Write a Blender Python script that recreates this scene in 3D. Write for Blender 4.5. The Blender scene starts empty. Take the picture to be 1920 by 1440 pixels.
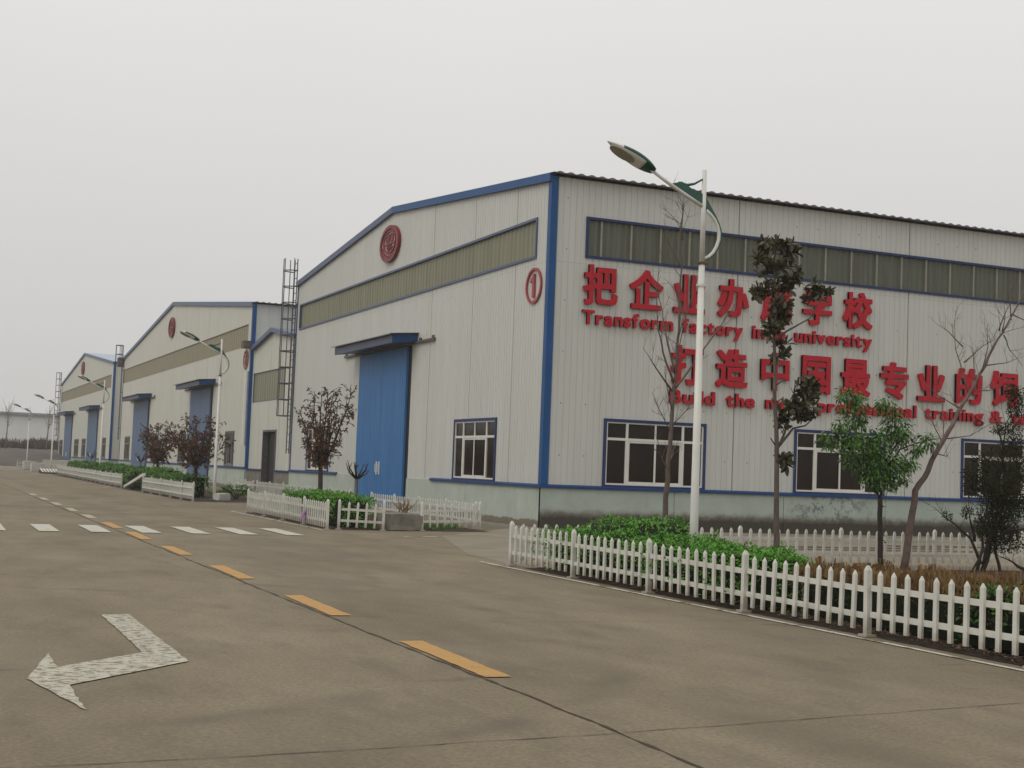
import bpy, math, random
from mathutils import Vector, Matrix, noise
from math import radians, sin, cos, pi

random.seed(11)
sc = bpy.context.scene
COL = sc.collection

# ------------------------------------------------------------------ camera
yaw, pitch, roll = .4073, .0625, .0382
cam = bpy.data.cameras.new('camera')
co = bpy.data.objects.new('camera', cam)
COL.objects.link(co)
cam.sensor_width = 36
cam.lens = 36 * 2587.8 / 1920
cam.clip_start, cam.clip_end = .1, 4000
fw = Vector((sin(yaw) * cos(pitch), cos(yaw) * cos(pitch), sin(pitch)))
rt = Vector((cos(yaw), -sin(yaw), 0))
up = rt.cross(fw)
r2 = rt * cos(roll) + up * sin(roll)
u2 = up * cos(roll) - rt * sin(roll)
co.matrix_world = Matrix(((r2.x, u2.x, -fw.x, 0), (r2.y, u2.y, -fw.y, 0), (r2.z, u2.z, -fw.z, 1.6), (0, 0, 0, 1)))
sc.camera = co

# ------------------------------------------------------------------ sky and sun (overcast)
SUN_EL, SUN_AZ = radians(50), radians(254)          # azimuth clockwise from +Y
w = bpy.data.worlds.new('World')
sc.world = w
w.use_nodes = True
nt = w.node_tree
nt.nodes.clear()
wo = nt.nodes.new('ShaderNodeOutputWorld')
bg = nt.nodes.new('ShaderNodeBackground')
sky = nt.nodes.new('ShaderNodeTexSky')
sky.sky_type = 'NISHITA'
sky.sun_disc = False
sky.sun_elevation = SUN_EL
sky.sun_rotation = SUN_AZ
sky.air_density = 1.0
sky.dust_density = 8.0
bw = nt.nodes.new('ShaderNodeRGBToBW')
mixc = nt.nodes.new('ShaderNodeMix')
mixc.data_type = 'RGBA'
mixc.inputs[0].default_value = .975
tint = nt.nodes.new('ShaderNodeMix')
tint.data_type = 'RGBA'
tint.blend_type = 'MULTIPLY'
tint.inputs[0].default_value = 1
tint.inputs[7].default_value = (1.0, .99, .975, 1)
nt.links.new(sky.outputs[0], bw.inputs[0])
nt.links.new(bw.outputs[0], mixc.inputs[6])
mixc.inputs[7].default_value = (8.5, 8.5, 8.45, 1)    # flat cloud layer
# smog: the overcast layer is a little darker towards the horizon
tcw = nt.nodes.new('ShaderNodeTexCoord')
sxw = nt.nodes.new('ShaderNodeSeparateXYZ')
nt.links.new(tcw.outputs['Generated'], sxw.inputs[0])
mrw = nt.nodes.new('ShaderNodeMapRange')
mrw.inputs[1].default_value, mrw.inputs[2].default_value = .0, .42
mrw.inputs[3].default_value, mrw.inputs[4].default_value = .68, 1.0
nt.links.new(sxw.outputs[2], mrw.inputs[0])
cnw = nt.nodes.new('ShaderNodeTexNoise')
cnw.inputs['Scale'].default_value = 1.6
cnw.inputs['Detail'].default_value = 2
nt.links.new(tcw.outputs['Generated'], cnw.inputs[0])
mr2 = nt.nodes.new('ShaderNodeMapRange')
mr2.inputs[1].default_value, mr2.inputs[2].default_value = .3, .7
mr2.inputs[3].default_value, mr2.inputs[4].default_value = .975, 1.02
nt.links.new(cnw.outputs[0], mr2.inputs[0])
mlw = nt.nodes.new('ShaderNodeMath')
mlw.operation = 'MULTIPLY'
nt.links.new(mrw.outputs[0], mlw.inputs[0])
nt.links.new(mr2.outputs[0], mlw.inputs[1])
grd = nt.nodes.new('ShaderNodeMix')
grd.data_type = 'RGBA'
grd.blend_type = 'MULTIPLY'
grd.inputs[0].default_value = 1
nt.links.new(mixc.outputs[2], grd.inputs[6])
nt.links.new(mlw.outputs[0], grd.inputs[7])
nt.links.new(grd.outputs[2], tint.inputs[6])
nt.links.new(tint.outputs[2], bg.inputs[0])
bg.inputs[1].default_value = .1
nt.links.new(bg.outputs[0], wo.inputs[0])

sl = bpy.data.lights.new('sun', 'SUN')
sl.energy = .78
sl.angle = radians(35)
sl.color = (1, .96, .88)
so = bpy.data.objects.new('sun', sl)
COL.objects.link(so)
sd = Vector((sin(SUN_AZ) * cos(SUN_EL), cos(SUN_AZ) * cos(SUN_EL), sin(SUN_EL)))
so.rotation_euler = sd.to_track_quat('Z', 'Y').to_euler()
so.location = sd * 80

sc.view_settings.view_transform = 'Standard'
sc.view_settings.look = 'None'
sc.view_settings.exposure = 0
sc.view_settings.gamma = 1
sc.cycles.volume_bounces = 1
sc.cycles.max_bounces = 8

# ------------------------------------------------------------------ materials
def mat(name, col, rough=.6, metal=0, var=.12, scale=3, stretch=(1, 1, 1), bump=0, bscale=40, col2=None, spec=.4,
        fine=0, fscale=60):
    m = bpy.data.materials.new(name)
    m.use_nodes = True
    t = m.node_tree
    b = t.nodes['Principled BSDF']
    b.inputs['Roughness'].default_value = rough
    b.inputs['Metallic'].default_value = metal
    b.inputs['Specular IOR Level'].default_value = spec
    g = t.nodes.new('ShaderNodeNewGeometry')
    mp = t.nodes.new('ShaderNodeMapping')
    mp.inputs['Scale'].default_value = stretch
    t.links.new(g.outputs['Position'], mp.inputs[0])
    n = t.nodes.new('ShaderNodeTexNoise')
    n.inputs['Scale'].default_value = scale
    n.inputs['Detail'].default_value = 6
    n.inputs['Roughness'].default_value = .65
    t.links.new(mp.outputs[0], n.inputs[0])
    r = t.nodes.new('ShaderNodeValToRGB')
    r.color_ramp.elements[0].position = .3
    r.color_ramp.elements[1].position = .7
    c2 = col2 or tuple(min(1, c * (1 + var)) for c in col)
    c1 = tuple(c * (1 - var) for c in col) if not col2 else col
    r.color_ramp.elements[0].color = (*c1, 1)
    r.color_ramp.elements[1].color = (*c2, 1)
    t.links.new(n.outputs[0], r.inputs[0])
    out = r.outputs[0]
    if fine:
        nf = t.nodes.new('ShaderNodeTexNoise')
        nf.inputs['Scale'].default_value = fscale
        nf.inputs['Detail'].default_value = 3
        t.links.new(g.outputs['Position'], nf.inputs[0])
        mr = t.nodes.new('ShaderNodeMapRange')
        mr.inputs[1].default_value, mr.inputs[2].default_value = .3, .7
        mr.inputs[3].default_value, mr.inputs[4].default_value = 1 - fine, 1 + fine
        t.links.new(nf.outputs[0], mr.inputs[0])
        mx = t.nodes.new('ShaderNodeMix')
        mx.data_type = 'RGBA'
        mx.blend_type = 'MULTIPLY'
        mx.inputs[0].default_value = 1
        t.links.new(out, mx.inputs[6])
        t.links.new(mr.outputs[0], mx.inputs[7])
        out = mx.outputs[2]
    t.links.new(out, b.inputs['Base Color'])
    if bump:
        n2 = t.nodes.new('ShaderNodeTexNoise')
        n2.inputs['Scale'].default_value = bscale
        n2.inputs['Detail'].default_value = 5
        t.links.new(g.outputs['Position'], n2.inputs[0])
        bp = t.nodes.new('ShaderNodeBump')
        bp.inputs['Strength'].default_value = bump
        bp.inputs['Distance'].default_value = .02
        t.links.new(n2.outputs[0], bp.inputs['Height'])
        t.links.new(bp.outputs[0], b.inputs['Normal'])
    m['out'] = 1
    return m


def node_kit(m):
    t = m.node_tree
    b = t.nodes['Principled BSDF']
    src = b.inputs['Base Color'].links[0].from_socket

    def new(k):
        return t.nodes.new('ShaderNode' + k)

    def math_(op, a, c=None):
        n = new('Math')
        n.operation = op
        for i, v in enumerate((a, c)):
            if v is None:
                continue
            if isinstance(v, (int, float)):
                n.inputs[i].default_value = v
            else:
                t.links.new(v, n.inputs[i])
        return n.outputs[0]

    def noise_(scale, detail=4, stretch=(1, 1, 1), rough=.6):
        g = new('NewGeometry')
        mp = new('Mapping')
        mp.inputs['Scale'].default_value = stretch
        t.links.new(g.outputs['Position'], mp.inputs[0])
        n = new('TexNoise')
        n.inputs['Scale'].default_value = scale
        n.inputs['Detail'].default_value = detail
        n.inputs['Roughness'].default_value = rough
        t.links.new(mp.outputs[0], n.inputs[0])
        return n.outputs[0]

    def over(fac, col):
        s = b.inputs['Base Color'].links[0].from_socket
        mx = new('Mix')
        mx.data_type = 'RGBA'
        t.links.new(fac, mx.inputs[0])
        t.links.new(s, mx.inputs[6])
        mx.inputs[7].default_value = (*col, 1)
        t.links.new(mx.outputs[2], b.inputs['Base Color'])

    def ramp(v, a, c):
        mr = new('MapRange')
        mr.inputs[1].default_value, mr.inputs[2].default_value = a, c
        t.links.new(v, mr.inputs[0])
        return mr.outputs[0]

    def pos():
        g = new('NewGeometry')
        s = new('SeparateXYZ')
        t.links.new(g.outputs['Position'], s.inputs[0])
        return s.outputs
    return new, math_, noise_, over, ramp, pos, t


M = {}
M['road'] = mat('concrete_road', (.150, .119, .074), .85, var=.0, scale=.5, stretch=(1, .5, 1), col2=(.245, .200, .132), bump=.3, bscale=60, fine=.2, fscale=28)
new, math_, noise_, over, ramp, pos, t_ = node_kit(M['road'])
over(math_('MULTIPLY', ramp(noise_(1.6, 6, (1, .4, 1), .7), .5, .72), .6), (.105, .086, .06))
over(math_('MULTIPLY', ramp(noise_(.22, 5, (1, .6, 1), .6), .5, .68), .5), (.125, .108, .08))
over(math_('MULTIPLY', ramp(noise_(.9, 4, (.7, 1.6, 1), .6), .64, .72), .55), (.082, .068, .05))
over(math_('MULTIPLY', ramp(noise_(4.2, 8, (.5, 1.2, 1), .75), .62, .7), .35), (.075, .062, .045))
over(math_('MULTIPLY', ramp(noise_(9, 5, (1, .6, 1), .7), .6, .72), .3), (.285, .245, .18))
over(math_('MULTIPLY', ramp(noise_(23, 2), .69, .74), .5), (.10, .08, .06))
over(math_('MULTIPLY', ramp(noise_(31, 2), .71, .74), .5), (.42, .38, .30))
P_ = pos()
# old tyre arcs
for cx, cy, r_ in ((.2, 13.2, 6.1), (.1, 12.9, 4.6), (15.5, 42, 13.0), (15.5, 42, 11.5)):
    d = math_('SQRT', math_('ADD', math_('POWER', math_('ABSOLUTE', math_('SUBTRACT', P_[0], cx)), 2), math_('POWER', math_('ABSOLUTE', math_('SUBTRACT', P_[1], cy)), 2)))
    e = math_('ABSOLUTE', math_('SUBTRACT', d, r_))
    f = math_('MULTIPLY', ramp(e, .22, .04), ramp(noise_(.5, 3), .45, .65))
    over(math_('MULTIPLY', f, .75), (.115, .096, .068))
# worn wheel tracks along the lanes
for x0 in (5.2, 6.9):
    e = math_('ABSOLUTE', math_('SUBTRACT', P_[0], x0))
    over(math_('MULTIPLY', math_('MULTIPLY', ramp(e, .55, .1), ramp(noise_(.6, 4), .4, .65)), .5), (.12, .10, .07))

M['yard'] = mat('yard_concrete', (.18, .153, .108), .85, scale=.8, col2=(.275, .24, .18), bump=.2, bscale=50, fine=.1)
M['earth'] = mat('earth', (.13, .105, .075), .95, scale=.3, var=.25, bump=.5, bscale=8)
M['bank'] = mat('ploughed_bank', (.095, .08, .072), .95, scale=.35, var=.3, bump=.6, bscale=5, stretch=(1, 1, 2))
M['soil'] = mat('soil', (.045, .029, .02), .95, scale=5, var=.5, bump=1, bscale=30, fine=.3)
M['joint'] = mat('joint', (.052, .038, .026), .9, scale=12, var=.4)
M['wall'] = mat('white_panel', (.56, .565, .53), .5, scale=.9, var=.05, stretch=(3, 3, .25), spec=.3)
M['wall_cream'] = mat('cream_panel', (.565, .555, .49), .5, scale=.9, var=.06, stretch=(3, 3, .25), spec=.3)
for k in ('wall', 'wall_cream'):
    new, math_, noise_, over, ramp, pos, t_ = node_kit(M[k])
    over(math_('MULTIPLY', ramp(noise_(5, 3, (1, 1, .035)), .55, .8), .35), (.45, .43, .37))
new, math_, noise_, over, ramp, pos, t_ = node_kit(M['wall'])
P_ = pos()
# fixing screws in rows, and tone differing from sheet to sheet
u_ = math_('ADD', P_[0], P_[1])
du = math_('ABSOLUTE', math_('SUBTRACT', math_('FRACT', math_('MULTIPLY', u_, 1.25)), .5))
dz = math_('ABSOLUTE', math_('SUBTRACT', math_('FRACT', math_('DIVIDE', math_('ADD', P_[2], .15), 1.5)), .5))
over(math_('MULTIPLY', math_('MULTIPLY', math_('LESS_THAN', du, .024), math_('LESS_THAN', dz, .013)), math_('GREATER_THAN', noise_(1.1, 2), .5)), (.16, .15, .14))
wn = new('TexWhiteNoise')
wn.noise_dimensions = '1D'
t_.links.new(math_('FLOOR', u_), wn.inputs['W'])
over(math_('MULTIPLY', wn.outputs[0], .22), (.48, .475, .43))
lap = math_('LESS_THAN', math_('ABSOLUTE', math_('SUBTRACT', P_[2], 7.72)), .008)
over(math_('MULTIPLY', lap, .35), (.2, .2, .19))
M['seam'] = mat('dark_seam', (.09, .085, .08), .7)
M['blue'] = mat('blue_trim', (.010, .072, .225), .45, scale=2, var=.12, stretch=(1, 1, .4), spec=.25)
M['ledge'] = mat('blue_ledge', (.014, .05, .16), .5, scale=3, var=.15, spec=.25)
M['frame_blue'] = mat('indigo_frame', (.02, .036, .12), .5, scale=4, var=.15, spec=.25)
M['verge'] = mat('slate_blue_trim', (.07, .10, .19), .45, scale=2, var=.12)
M['canopy_slate'] = mat('canopy_slate', (.06, .075, .13), .5, scale=4, var=.25)
M['far_sash'] = mat('grey_sash', (.20, .19, .175), .5, scale=3, var=.1)
M['door'] = mat('blue_door', (.030, .15, .375), .55, scale=1.2, var=.13, stretch=(2, 2, .25))
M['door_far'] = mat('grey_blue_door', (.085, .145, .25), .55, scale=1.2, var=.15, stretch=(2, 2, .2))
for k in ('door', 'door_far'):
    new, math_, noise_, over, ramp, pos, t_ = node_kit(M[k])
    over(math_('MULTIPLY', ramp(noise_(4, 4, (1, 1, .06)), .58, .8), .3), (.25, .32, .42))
M['fibre'] = mat('olive_fibreglass', (.115, .123, .095), .4, scale=7, var=.25, stretch=(1, 1, .03), spec=.2)
M['fibre_front'] = mat('olive_fibreglass_front', (.20, .195, .125), .4, scale=7, var=.2, stretch=(1, 1, .04), spec=.4)
M['fibre_tan'] = mat('tan_fibreglass', (.235, .205, .125), .45, scale=5, var=.1, stretch=(1, 1, .05), spec=.4)
M['mullion'] = mat('pale_mullion', (.27, .26, .20), .5, scale=5, var=.15)
M['hall'] = mat('hazy_hall_panel', (.72, .725, .71), .6, scale=.3, var=.03)  # white wall, colour lightened further to stand in for distance haze
M['hall_edge'] = mat('hall_edge', (.24, .255, .27), .6, scale=.4, var=.05)
M['fartree'] = mat('hazy_bark', (.21, .19, .17), .9, scale=2, var=.2)  # bark paled to grey, distance haze painted into the colour
M['roof'] = mat('blue_grey_roof', (.33, .40, .50), .4, scale=1, var=.08, spec=.4)
M['soffit'] = mat('dark_roof_edge', (.16, .14, .15), .6, scale=6, var=.2)
M['dado'] = mat('pale_green_plaster', (.41, .455, .40), .8, scale=1.3, var=.12, bump=.2, bscale=30, fine=.06)
new, math_, noise_, over, ramp, pos, t_ = node_kit(M['dado'])
over(math_('MULTIPLY', ramp(noise_(3, 4, (1, 1, .08)), .58, .75), .4), (.27, .29, .25))
over(math_('MULTIPLY', ramp(noise_(2.1, 7, (1, 1, .8), .75), .64, .70), .75), (.17, .18, .155))
P_ = pos()
hz = math_('ADD', P_[2], math_('MULTIPLY', noise_(2.2, 6), -.30))
over(ramp(hz, .06, .02), (.20, .165, .12))
M['dado_side'] = mat('stained_green_plaster', (.40, .455, .41), .8, scale=1.3, var=.1, bump=.2, bscale=30, fine=.06)
new, math_, noise_, over, ramp, pos, t_ = node_kit(M['dado_side'])
over(math_('MULTIPLY', ramp(noise_(3, 4, (1, 1, .08)), .6, .78), .3), (.27, .30, .26))
P_ = pos()
pm = ramp(math_('ABSOLUTE', math_('SUBTRACT', P_[0], 26.6)), 2.2, .6)
over(math_('MULTIPLY', math_('MULTIPLY', ramp(noise_(3.1, 8, (1, 1, 1), .8), .5, .56), pm), .8), (.11, .15, .14))
hz = math_('ADD', P_[2], math_('MULTIPLY', noise_(3.5, 8, (1, 1, 1), .75), -.34))
over(math_('MULTIPLY', ramp(hz, .40, .24), .75), (.17, .145, .10))
over(math_('MULTIPLY', ramp(hz, .30, .12), .9), (.045, .036, .028))
M['strip_brown'] = mat('dark_red_brown', (.075, .052, .045), .9, scale=3, var=.25, bump=.4)
M['pvc'] = mat('white_pvc', (.61, .60, .545), .45, scale=3, var=.09, spec=.35)
new, math_, noise_, over, ramp, pos, t_ = node_kit(M['pvc'])
over(math_('MULTIPLY', ramp(noise_(14, 4, (1, 1, .3)), .58, .75), .5), (.36, .33, .26))
P_ = pos()
over(math_('MULTIPLY', ramp(math_('ADD', P_[2], math_('MULTIPLY', noise_(9, 4), -.25)), .12, -.06), .65), (.24, .19, .13))
M['sash'] = mat('white_sash', (.68, .67, .62), .4, scale=3, var=.06)
M['glass'] = mat('dark_window_glass', (.016, .008, .005), .1, scale=1.2, var=.5, spec=.2)
M['glass_far'] = mat('grey_window_glass', (.045, .043, .04), .25, scale=1.5, var=.4, spec=.2)
M['red'] = mat('red_letter', (.43, .011, .024), .5, scale=3, var=.1, spec=.2)
M['emblem'] = mat('emblem_field', (.50, .30, .28), .5, scale=6, var=.12)
M['emblem_dark'] = mat('emblem_relief', (.19, .018, .026), .5, scale=4, var=.15)
M['number'] = mat('number_red', (.36, .05, .06), .5, scale=4, var=.2)
M['number_far'] = mat('number_faded', (.33, .10, .09), .5, scale=4, var=.2)
M['lamp'] = mat('lamp_white', (.66, .65, .60), .35, scale=5, var=.06, spec=.5)
M['lamp_green'] = mat('lamp_green', (.008, .075, .05), .3, scale=5, var=.2, spec=.5)
M['lens'] = mat('lamp_lens', (.30, .27, .22), .25, scale=8, var=.15)
M['rust'] = mat('rusty_collar', (.13, .07, .04), .8, scale=20, var=.4)
M['steel'] = mat('grey_steel', (.10, .10, .11), .5, metal=.2, scale=6, var=.25)
M['rail'] = mat('rusty_rail', (.12, .095, .085), .7, scale=6, var=.3)
M['black'] = mat('dark_opening', (.012, .012, .012), .6)
M['bark'] = mat('grey_bark', (.125, .10, .082), .9, scale=14, var=.35, stretch=(1, 1, .4), bump=.6, bscale=40)
M['bark_red'] = mat('reddish_twig', (.14, .095, .08), .85, scale=10, var=.3)
M['bark_dark'] = mat('dark_bark', (.035, .026, .02), .9, scale=12, var=.35)
M['hedge'] = mat('hedge_leaf', (.06, .19, .018), .5, scale=6, col2=(.125, .33, .03), spec=.3)
M['bush'] = mat('bush_leaf', (.03, .10, .014), .5, scale=6, col2=(.07, .19, .025), spec=.25)
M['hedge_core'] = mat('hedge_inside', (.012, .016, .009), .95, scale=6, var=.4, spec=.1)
M['hedge_far'] = mat('far_hedge_leaf', (.05, .14, .022), .6, scale=4, col2=(.10, .235, .035), spec=.3)
M['maple'] = mat('green_leaf', (.016, .062, .009), .45, scale=5.5, col2=(.11, .26, .028), spec=.35)
M['magnolia'] = mat('magnolia_leaf', (.022, .028, .011), .4, scale=7, col2=(.10, .082, .038), spec=.35)
M['darkleaf'] = mat('dark_small_leaf', (.013, .016, .007), .7, scale=7, col2=(.045, .046, .018), spec=.1)
M['brownleaf'] = mat('withered_leaf', (.085, .038, .027), .8, scale=5, col2=(.165, .085, .058), spec=.15)
M['drygrass'] = mat('dry_grass', (.13, .075, .03), .85, scale=5, col2=(.24, .15, .065), spec=.2)
M['litter'] = mat('leaf_litter', (.10, .06, .035), .9, scale=9, col2=(.24, .18, .12), spec=.2)
M['farhedge'] = mat('bare_brown_hedge', (.12, .082, .072), .95, scale=.8, var=.35)
M['block'] = mat('weathered_concrete', (.19, .175, .145), .9, scale=4, var=.35, bump=.5, bscale=20, fine=.15)
M['whiteblock'] = mat('pale_concrete', (.5, .48, .43), .85, scale=3, var=.12)
M['dirt'] = mat('brown_dirt', (.15, .085, .05), .95, scale=1.5, var=.35, bump=.8, bscale=6)
M['bag'] = mat('purple_plastic', (.30, .17, .33), .4, scale=8, var=.2)


def paint(name, col, wear, scale, under=(.19, .158, .108), stretch=(1, 1, 1)):
    m = mat(name, col, .75, scale=4, var=.08)
    new, math_, noise_, over, ramp, pos, t_ = node_kit(m)
    over(ramp(noise_(scale, 8, stretch, .75), wear, wear + .035), under)
    return m


M['paint_white'] = paint('worn_white_paint', (.50, .48, .40), .585, 5)
M['paint_far'] = paint('faded_dash_paint', (.40, .355, .25), .56, 5)
M['paint_arrow'] = paint('flaking_white_paint', (.46, .44, .36), .505, 15, stretch=(.8, 1.1, 1))
M['paint_yellow'] = paint('yellow_paint', (.45, .255, .08), .60, 9)
M['paint_edge'] = paint('worn_edge_line', (.55, .53, .46), .52, 2.2)


# ------------------------------------------------------------------ mesh builder
class MB:
    def __init__(self):
        self.v, self.f = [], []

    def add(self, vs, fs):
        n = len(self.v)
        self.v += [tuple(p) for p in vs]
        self.f += [tuple(i + n for i in f) for f in fs]

    def box(self, a, b):
        x0, y0, z0 = (min(a[i], b[i]) for i in range(3))
        x1, y1, z1 = (max(a[i], b[i]) for i in range(3))
        self.add([(x0, y0, z0), (x1, y0, z0), (x1, y1, z0), (x0, y1, z0), (x0, y0, z1), (x1, y0, z1), (x1, y1, z1), (x0, y1, z1)],
                 [(0, 3, 2, 1), (4, 5, 6, 7), (0, 1, 5, 4), (1, 2, 6, 5), (2, 3, 7, 6), (3, 0, 4, 7)])
        return self

    def quad(self, a, b, c, d):
        self.add([a, b, c, d], [(0, 1, 2, 3)])

    def tube(self, pts, rad, n=6, cap=True):
        pts = [Vector(p) for p in pts]
        if not isinstance(rad, (list, tuple)):
            rad = [rad] * len(pts)
        vs, fs = [], []
        prev = None
        for i, p in enumerate(pts):
            d = (pts[min(i + 1, len(pts) - 1)] - pts[max(i - 1, 0)])
            if d.length < 1e-9:
                d = Vector((0, 0, 1))
            d.normalize()
            if prev is None:
                a = d.cross(Vector((0, 0, 1)) if abs(d.z) < .9 else Vector((1, 0, 0)))
            else:
                a = prev - d * prev.dot(d)
                if a.length < 1e-6:
                    a = d.orthogonal()
            a.normalize()
            prev = a
            b = d.cross(a)
            for k in range(n):
                t = 2 * pi * k / n
                vs.append(p + (a * cos(t) + b * sin(t)) * rad[i])
        for i in range(len(pts) - 1):
            for k in range(n):
                k2 = (k + 1) % n
                fs.append((i * n + k, i * n + k2, (i + 1) * n + k2, (i + 1) * n + k))
        if cap:
            fs.append(tuple(range(n - 1, -1, -1)))
            fs.append(tuple((len(pts) - 1) * n + k for k in range(n)))
        self.add(vs, fs)
        return self

    def prism(self, poly, lo, hi, axis):
        """polygon in the two other axes, pushed from lo to hi along axis (0,1,2)"""
        def p3(q, h):
            if axis == 0:
                return (h, q[0], q[1])
            if axis == 1:
                return (q[0], h, q[1])
            return (q[0], q[1], h)
        n = len(poly)
        self.add([p3(q, lo) for q in poly] + [p3(q, hi) for q in poly],
                 [tuple(range(n - 1, -1, -1)), tuple(range(n, 2 * n))] + [(i, (i + 1) % n, n + (i + 1) % n, n + i) for i in range(n)])
        return self

    def mesh(self, name, m, smooth=False, fix=False):
        me = bpy.data.meshes.new(name)
        me.from_pydata(self.v, [], self.f)
        me.materials.append(m)
        if fix:
            import bmesh
            bm = bmesh.new()
            bm.from_mesh(me)
            bmesh.ops.recalc_face_normals(bm, faces=bm.faces)
            bm.to_mesh(me)
            bm.free()
        if smooth:
            for p in me.polygons:
                p.use_smooth = True
        me.update()
        return me


def tag(o, label=None, cat=None, group=None, kind=None):
    if label:
        o['label'] = label
    if cat:
        o['category'] = cat
    if group:
        o['group'] = group
    if kind:
        o['kind'] = kind
    return o


def empty(name, loc, label, cat, group=None, rz=0):
    o = bpy.data.objects.new(name, None)
    o.empty_display_size = .3
    COL.objects.link(o)
    o.location = loc
    o.rotation_euler = (0, 0, rz)
    return tag(o, label, cat, group)


def off(o):
    v = Vector((0, 0, 0))
    while o:
        v += o.location
        o = o.parent
    return v


def part(name, mb, m, parent=None, smooth=False, fix=False, world=True):
    """world=True: the builder's coordinates are world ones"""
    me = mb.mesh(name, m, smooth, fix)
    o = bpy.data.objects.new(name, me)
    COL.objects.link(o)
    if parent:
        if world:
            me.transform(Matrix.Translation(-off(parent)))
        o.parent = parent
    return o


def link_copy(o, parent=None):
    c = o.copy()
    COL.objects.link(c)
    c.parent = parent
    for ch in list(o.children):
        link_copy(ch, c)
    return c


def struct(name, mb, m, smooth=False):
    return tag(part(name, mb, m, None, smooth), kind='structure')


def sheet(pts, z=0.0):
    mb = MB()
    mb.add([(p[0], p[1], z) for p in pts], [tuple(range(len(pts)))])
    return mb


# ------------------------------------------------------------------ ground
mb = MB()
for i in range(-6, 6):
    for j in range(-1, 11):
        a = 260
        x, y = i * a, j * a - 200
        mb.quad((x, y, -.03), (x + a, y, -.03), (x + a, y + a, -.03), (x, y + a, -.03))
struct('ground', mb, M['earth'])
struct('road', sheet([(-45, -25), (75, -25), (75, 36.0), (16.5, 36.0), (16.5, 131), (-45, 124)]), M['road'])
struct('yard', sheet([(9.42, 20.9), (74, 20.9), (74, 35.6), (15.6, 35.6), (11.5, 30.5), (9.6, 24)], .004), M['yard'])
struct('apron', sheet([(15.35, 36), (16.45, 35.2), (16.45, 131), (15.35, 131)], .006), M['block'])
# dark red-brown strips with uneven edges on the yard
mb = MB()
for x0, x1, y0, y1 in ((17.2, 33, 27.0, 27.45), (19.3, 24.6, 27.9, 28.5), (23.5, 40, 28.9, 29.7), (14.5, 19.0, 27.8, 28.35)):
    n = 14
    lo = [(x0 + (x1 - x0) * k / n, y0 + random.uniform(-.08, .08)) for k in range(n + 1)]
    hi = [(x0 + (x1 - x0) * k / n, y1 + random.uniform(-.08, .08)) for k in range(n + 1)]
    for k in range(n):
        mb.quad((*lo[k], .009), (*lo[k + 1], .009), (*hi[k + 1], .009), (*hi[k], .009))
struct('dark_strip', mb, M['strip_brown'])
mb = MB()
n = 60
for k in range(n):
    x0, x1 = 16.4 + k * .9, 16.4 + (k + 1) * .9
    mb.quad((x0, 35.15 + .12 * noise.noise((x0, 0, 0)), .012), (x1, 35.15 + .12 * noise.noise((x1, 0, 0)), .012), (x1, 36.06, .012), (x0, 36.06, .012))
struct('gutter_dirt', mb, M['soil'])


def soil_bed(x0, x1, y0, y1, h=.05, res=.22):
    mb = MB()
    nx, ny = max(2, int((x1 - x0) / res)), max(2, int((y1 - y0) / res))
    for j in range(ny + 1):
        for i in range(nx + 1):
            x, y = x0 + (x1 - x0) * i / nx, y0 + (y1 - y0) * j / ny
            edge = 0 if i in (0, nx) or j in (0, ny) else 1
            z = .006 + edge * (h * .6 + h * .9 * noise.noise((x * 2.3, y * 2.3, 1)))
            jit = .05 * noise.noise((x * 3, y * 3, 7)) if not edge else 0
            mb.v.append((x + jit, y + jit, max(z, .006)))
    for j in range(ny):
        for i in range(nx):
            a = j * (nx + 1) + i
            mb.f.append((a, a + 1, a + nx + 2, a + nx + 1))
    return struct('soil_bed', mb, M['soil'], True)


soil_bed(9.36, 30, 5, 20.9)
soil_bed(9.4, 13.7, 32.7, 42)
soil_bed(9.5, 13.6, 51.6, 64, res=.4)
soil_bed(9.5, 13.6, 64, 108, res=.8)


def joint(pts, wd=.03, z=.004):
    mb = MB()
    q = []
    for (x0, y0), (x1, y1) in zip(pts, pts[1:]):
        L = math.hypot(x1 - x0, y1 - y0)
        n = max(1, int(L / (.11 if L < 40 else .3)))
        for k in range(n):
            q.append((x0 + (x1 - x0) * k / n, y0 + (y1 - y0) * k / n))
    q.append(pts[-1])
    alongx = abs(pts[-1][0] - pts[0][0]) > abs(pts[-1][1] - pts[0][1])
    L_, R_ = [], []
    for i, (x, y) in enumerate(q):
        o = .022 * noise.noise((x * 2.1, y * 2.1, 3)) + .010 * noise.noise((x * 9, y * 9, 5))
        hw = wd * max(.12, .42 + .75 * noise.noise((x * 5.3, y * 5.3, 9)))
        if alongx:
            L_.append((x, y + o - hw, z))
            R_.append((x, y + o + hw, z))
        else:
            L_.append((x + o - hw, y, z))
            R_.append((x + o + hw, y, z))
    for i in range(len(q) - 1):
        mb.quad(L_[i], R_[i], R_[i + 1], L_[i + 1]) if not alongx else mb.quad(L_[i], L_[i + 1], R_[i + 1], R_[i])
    return struct('slab_joint', mb, M['joint'])


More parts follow.
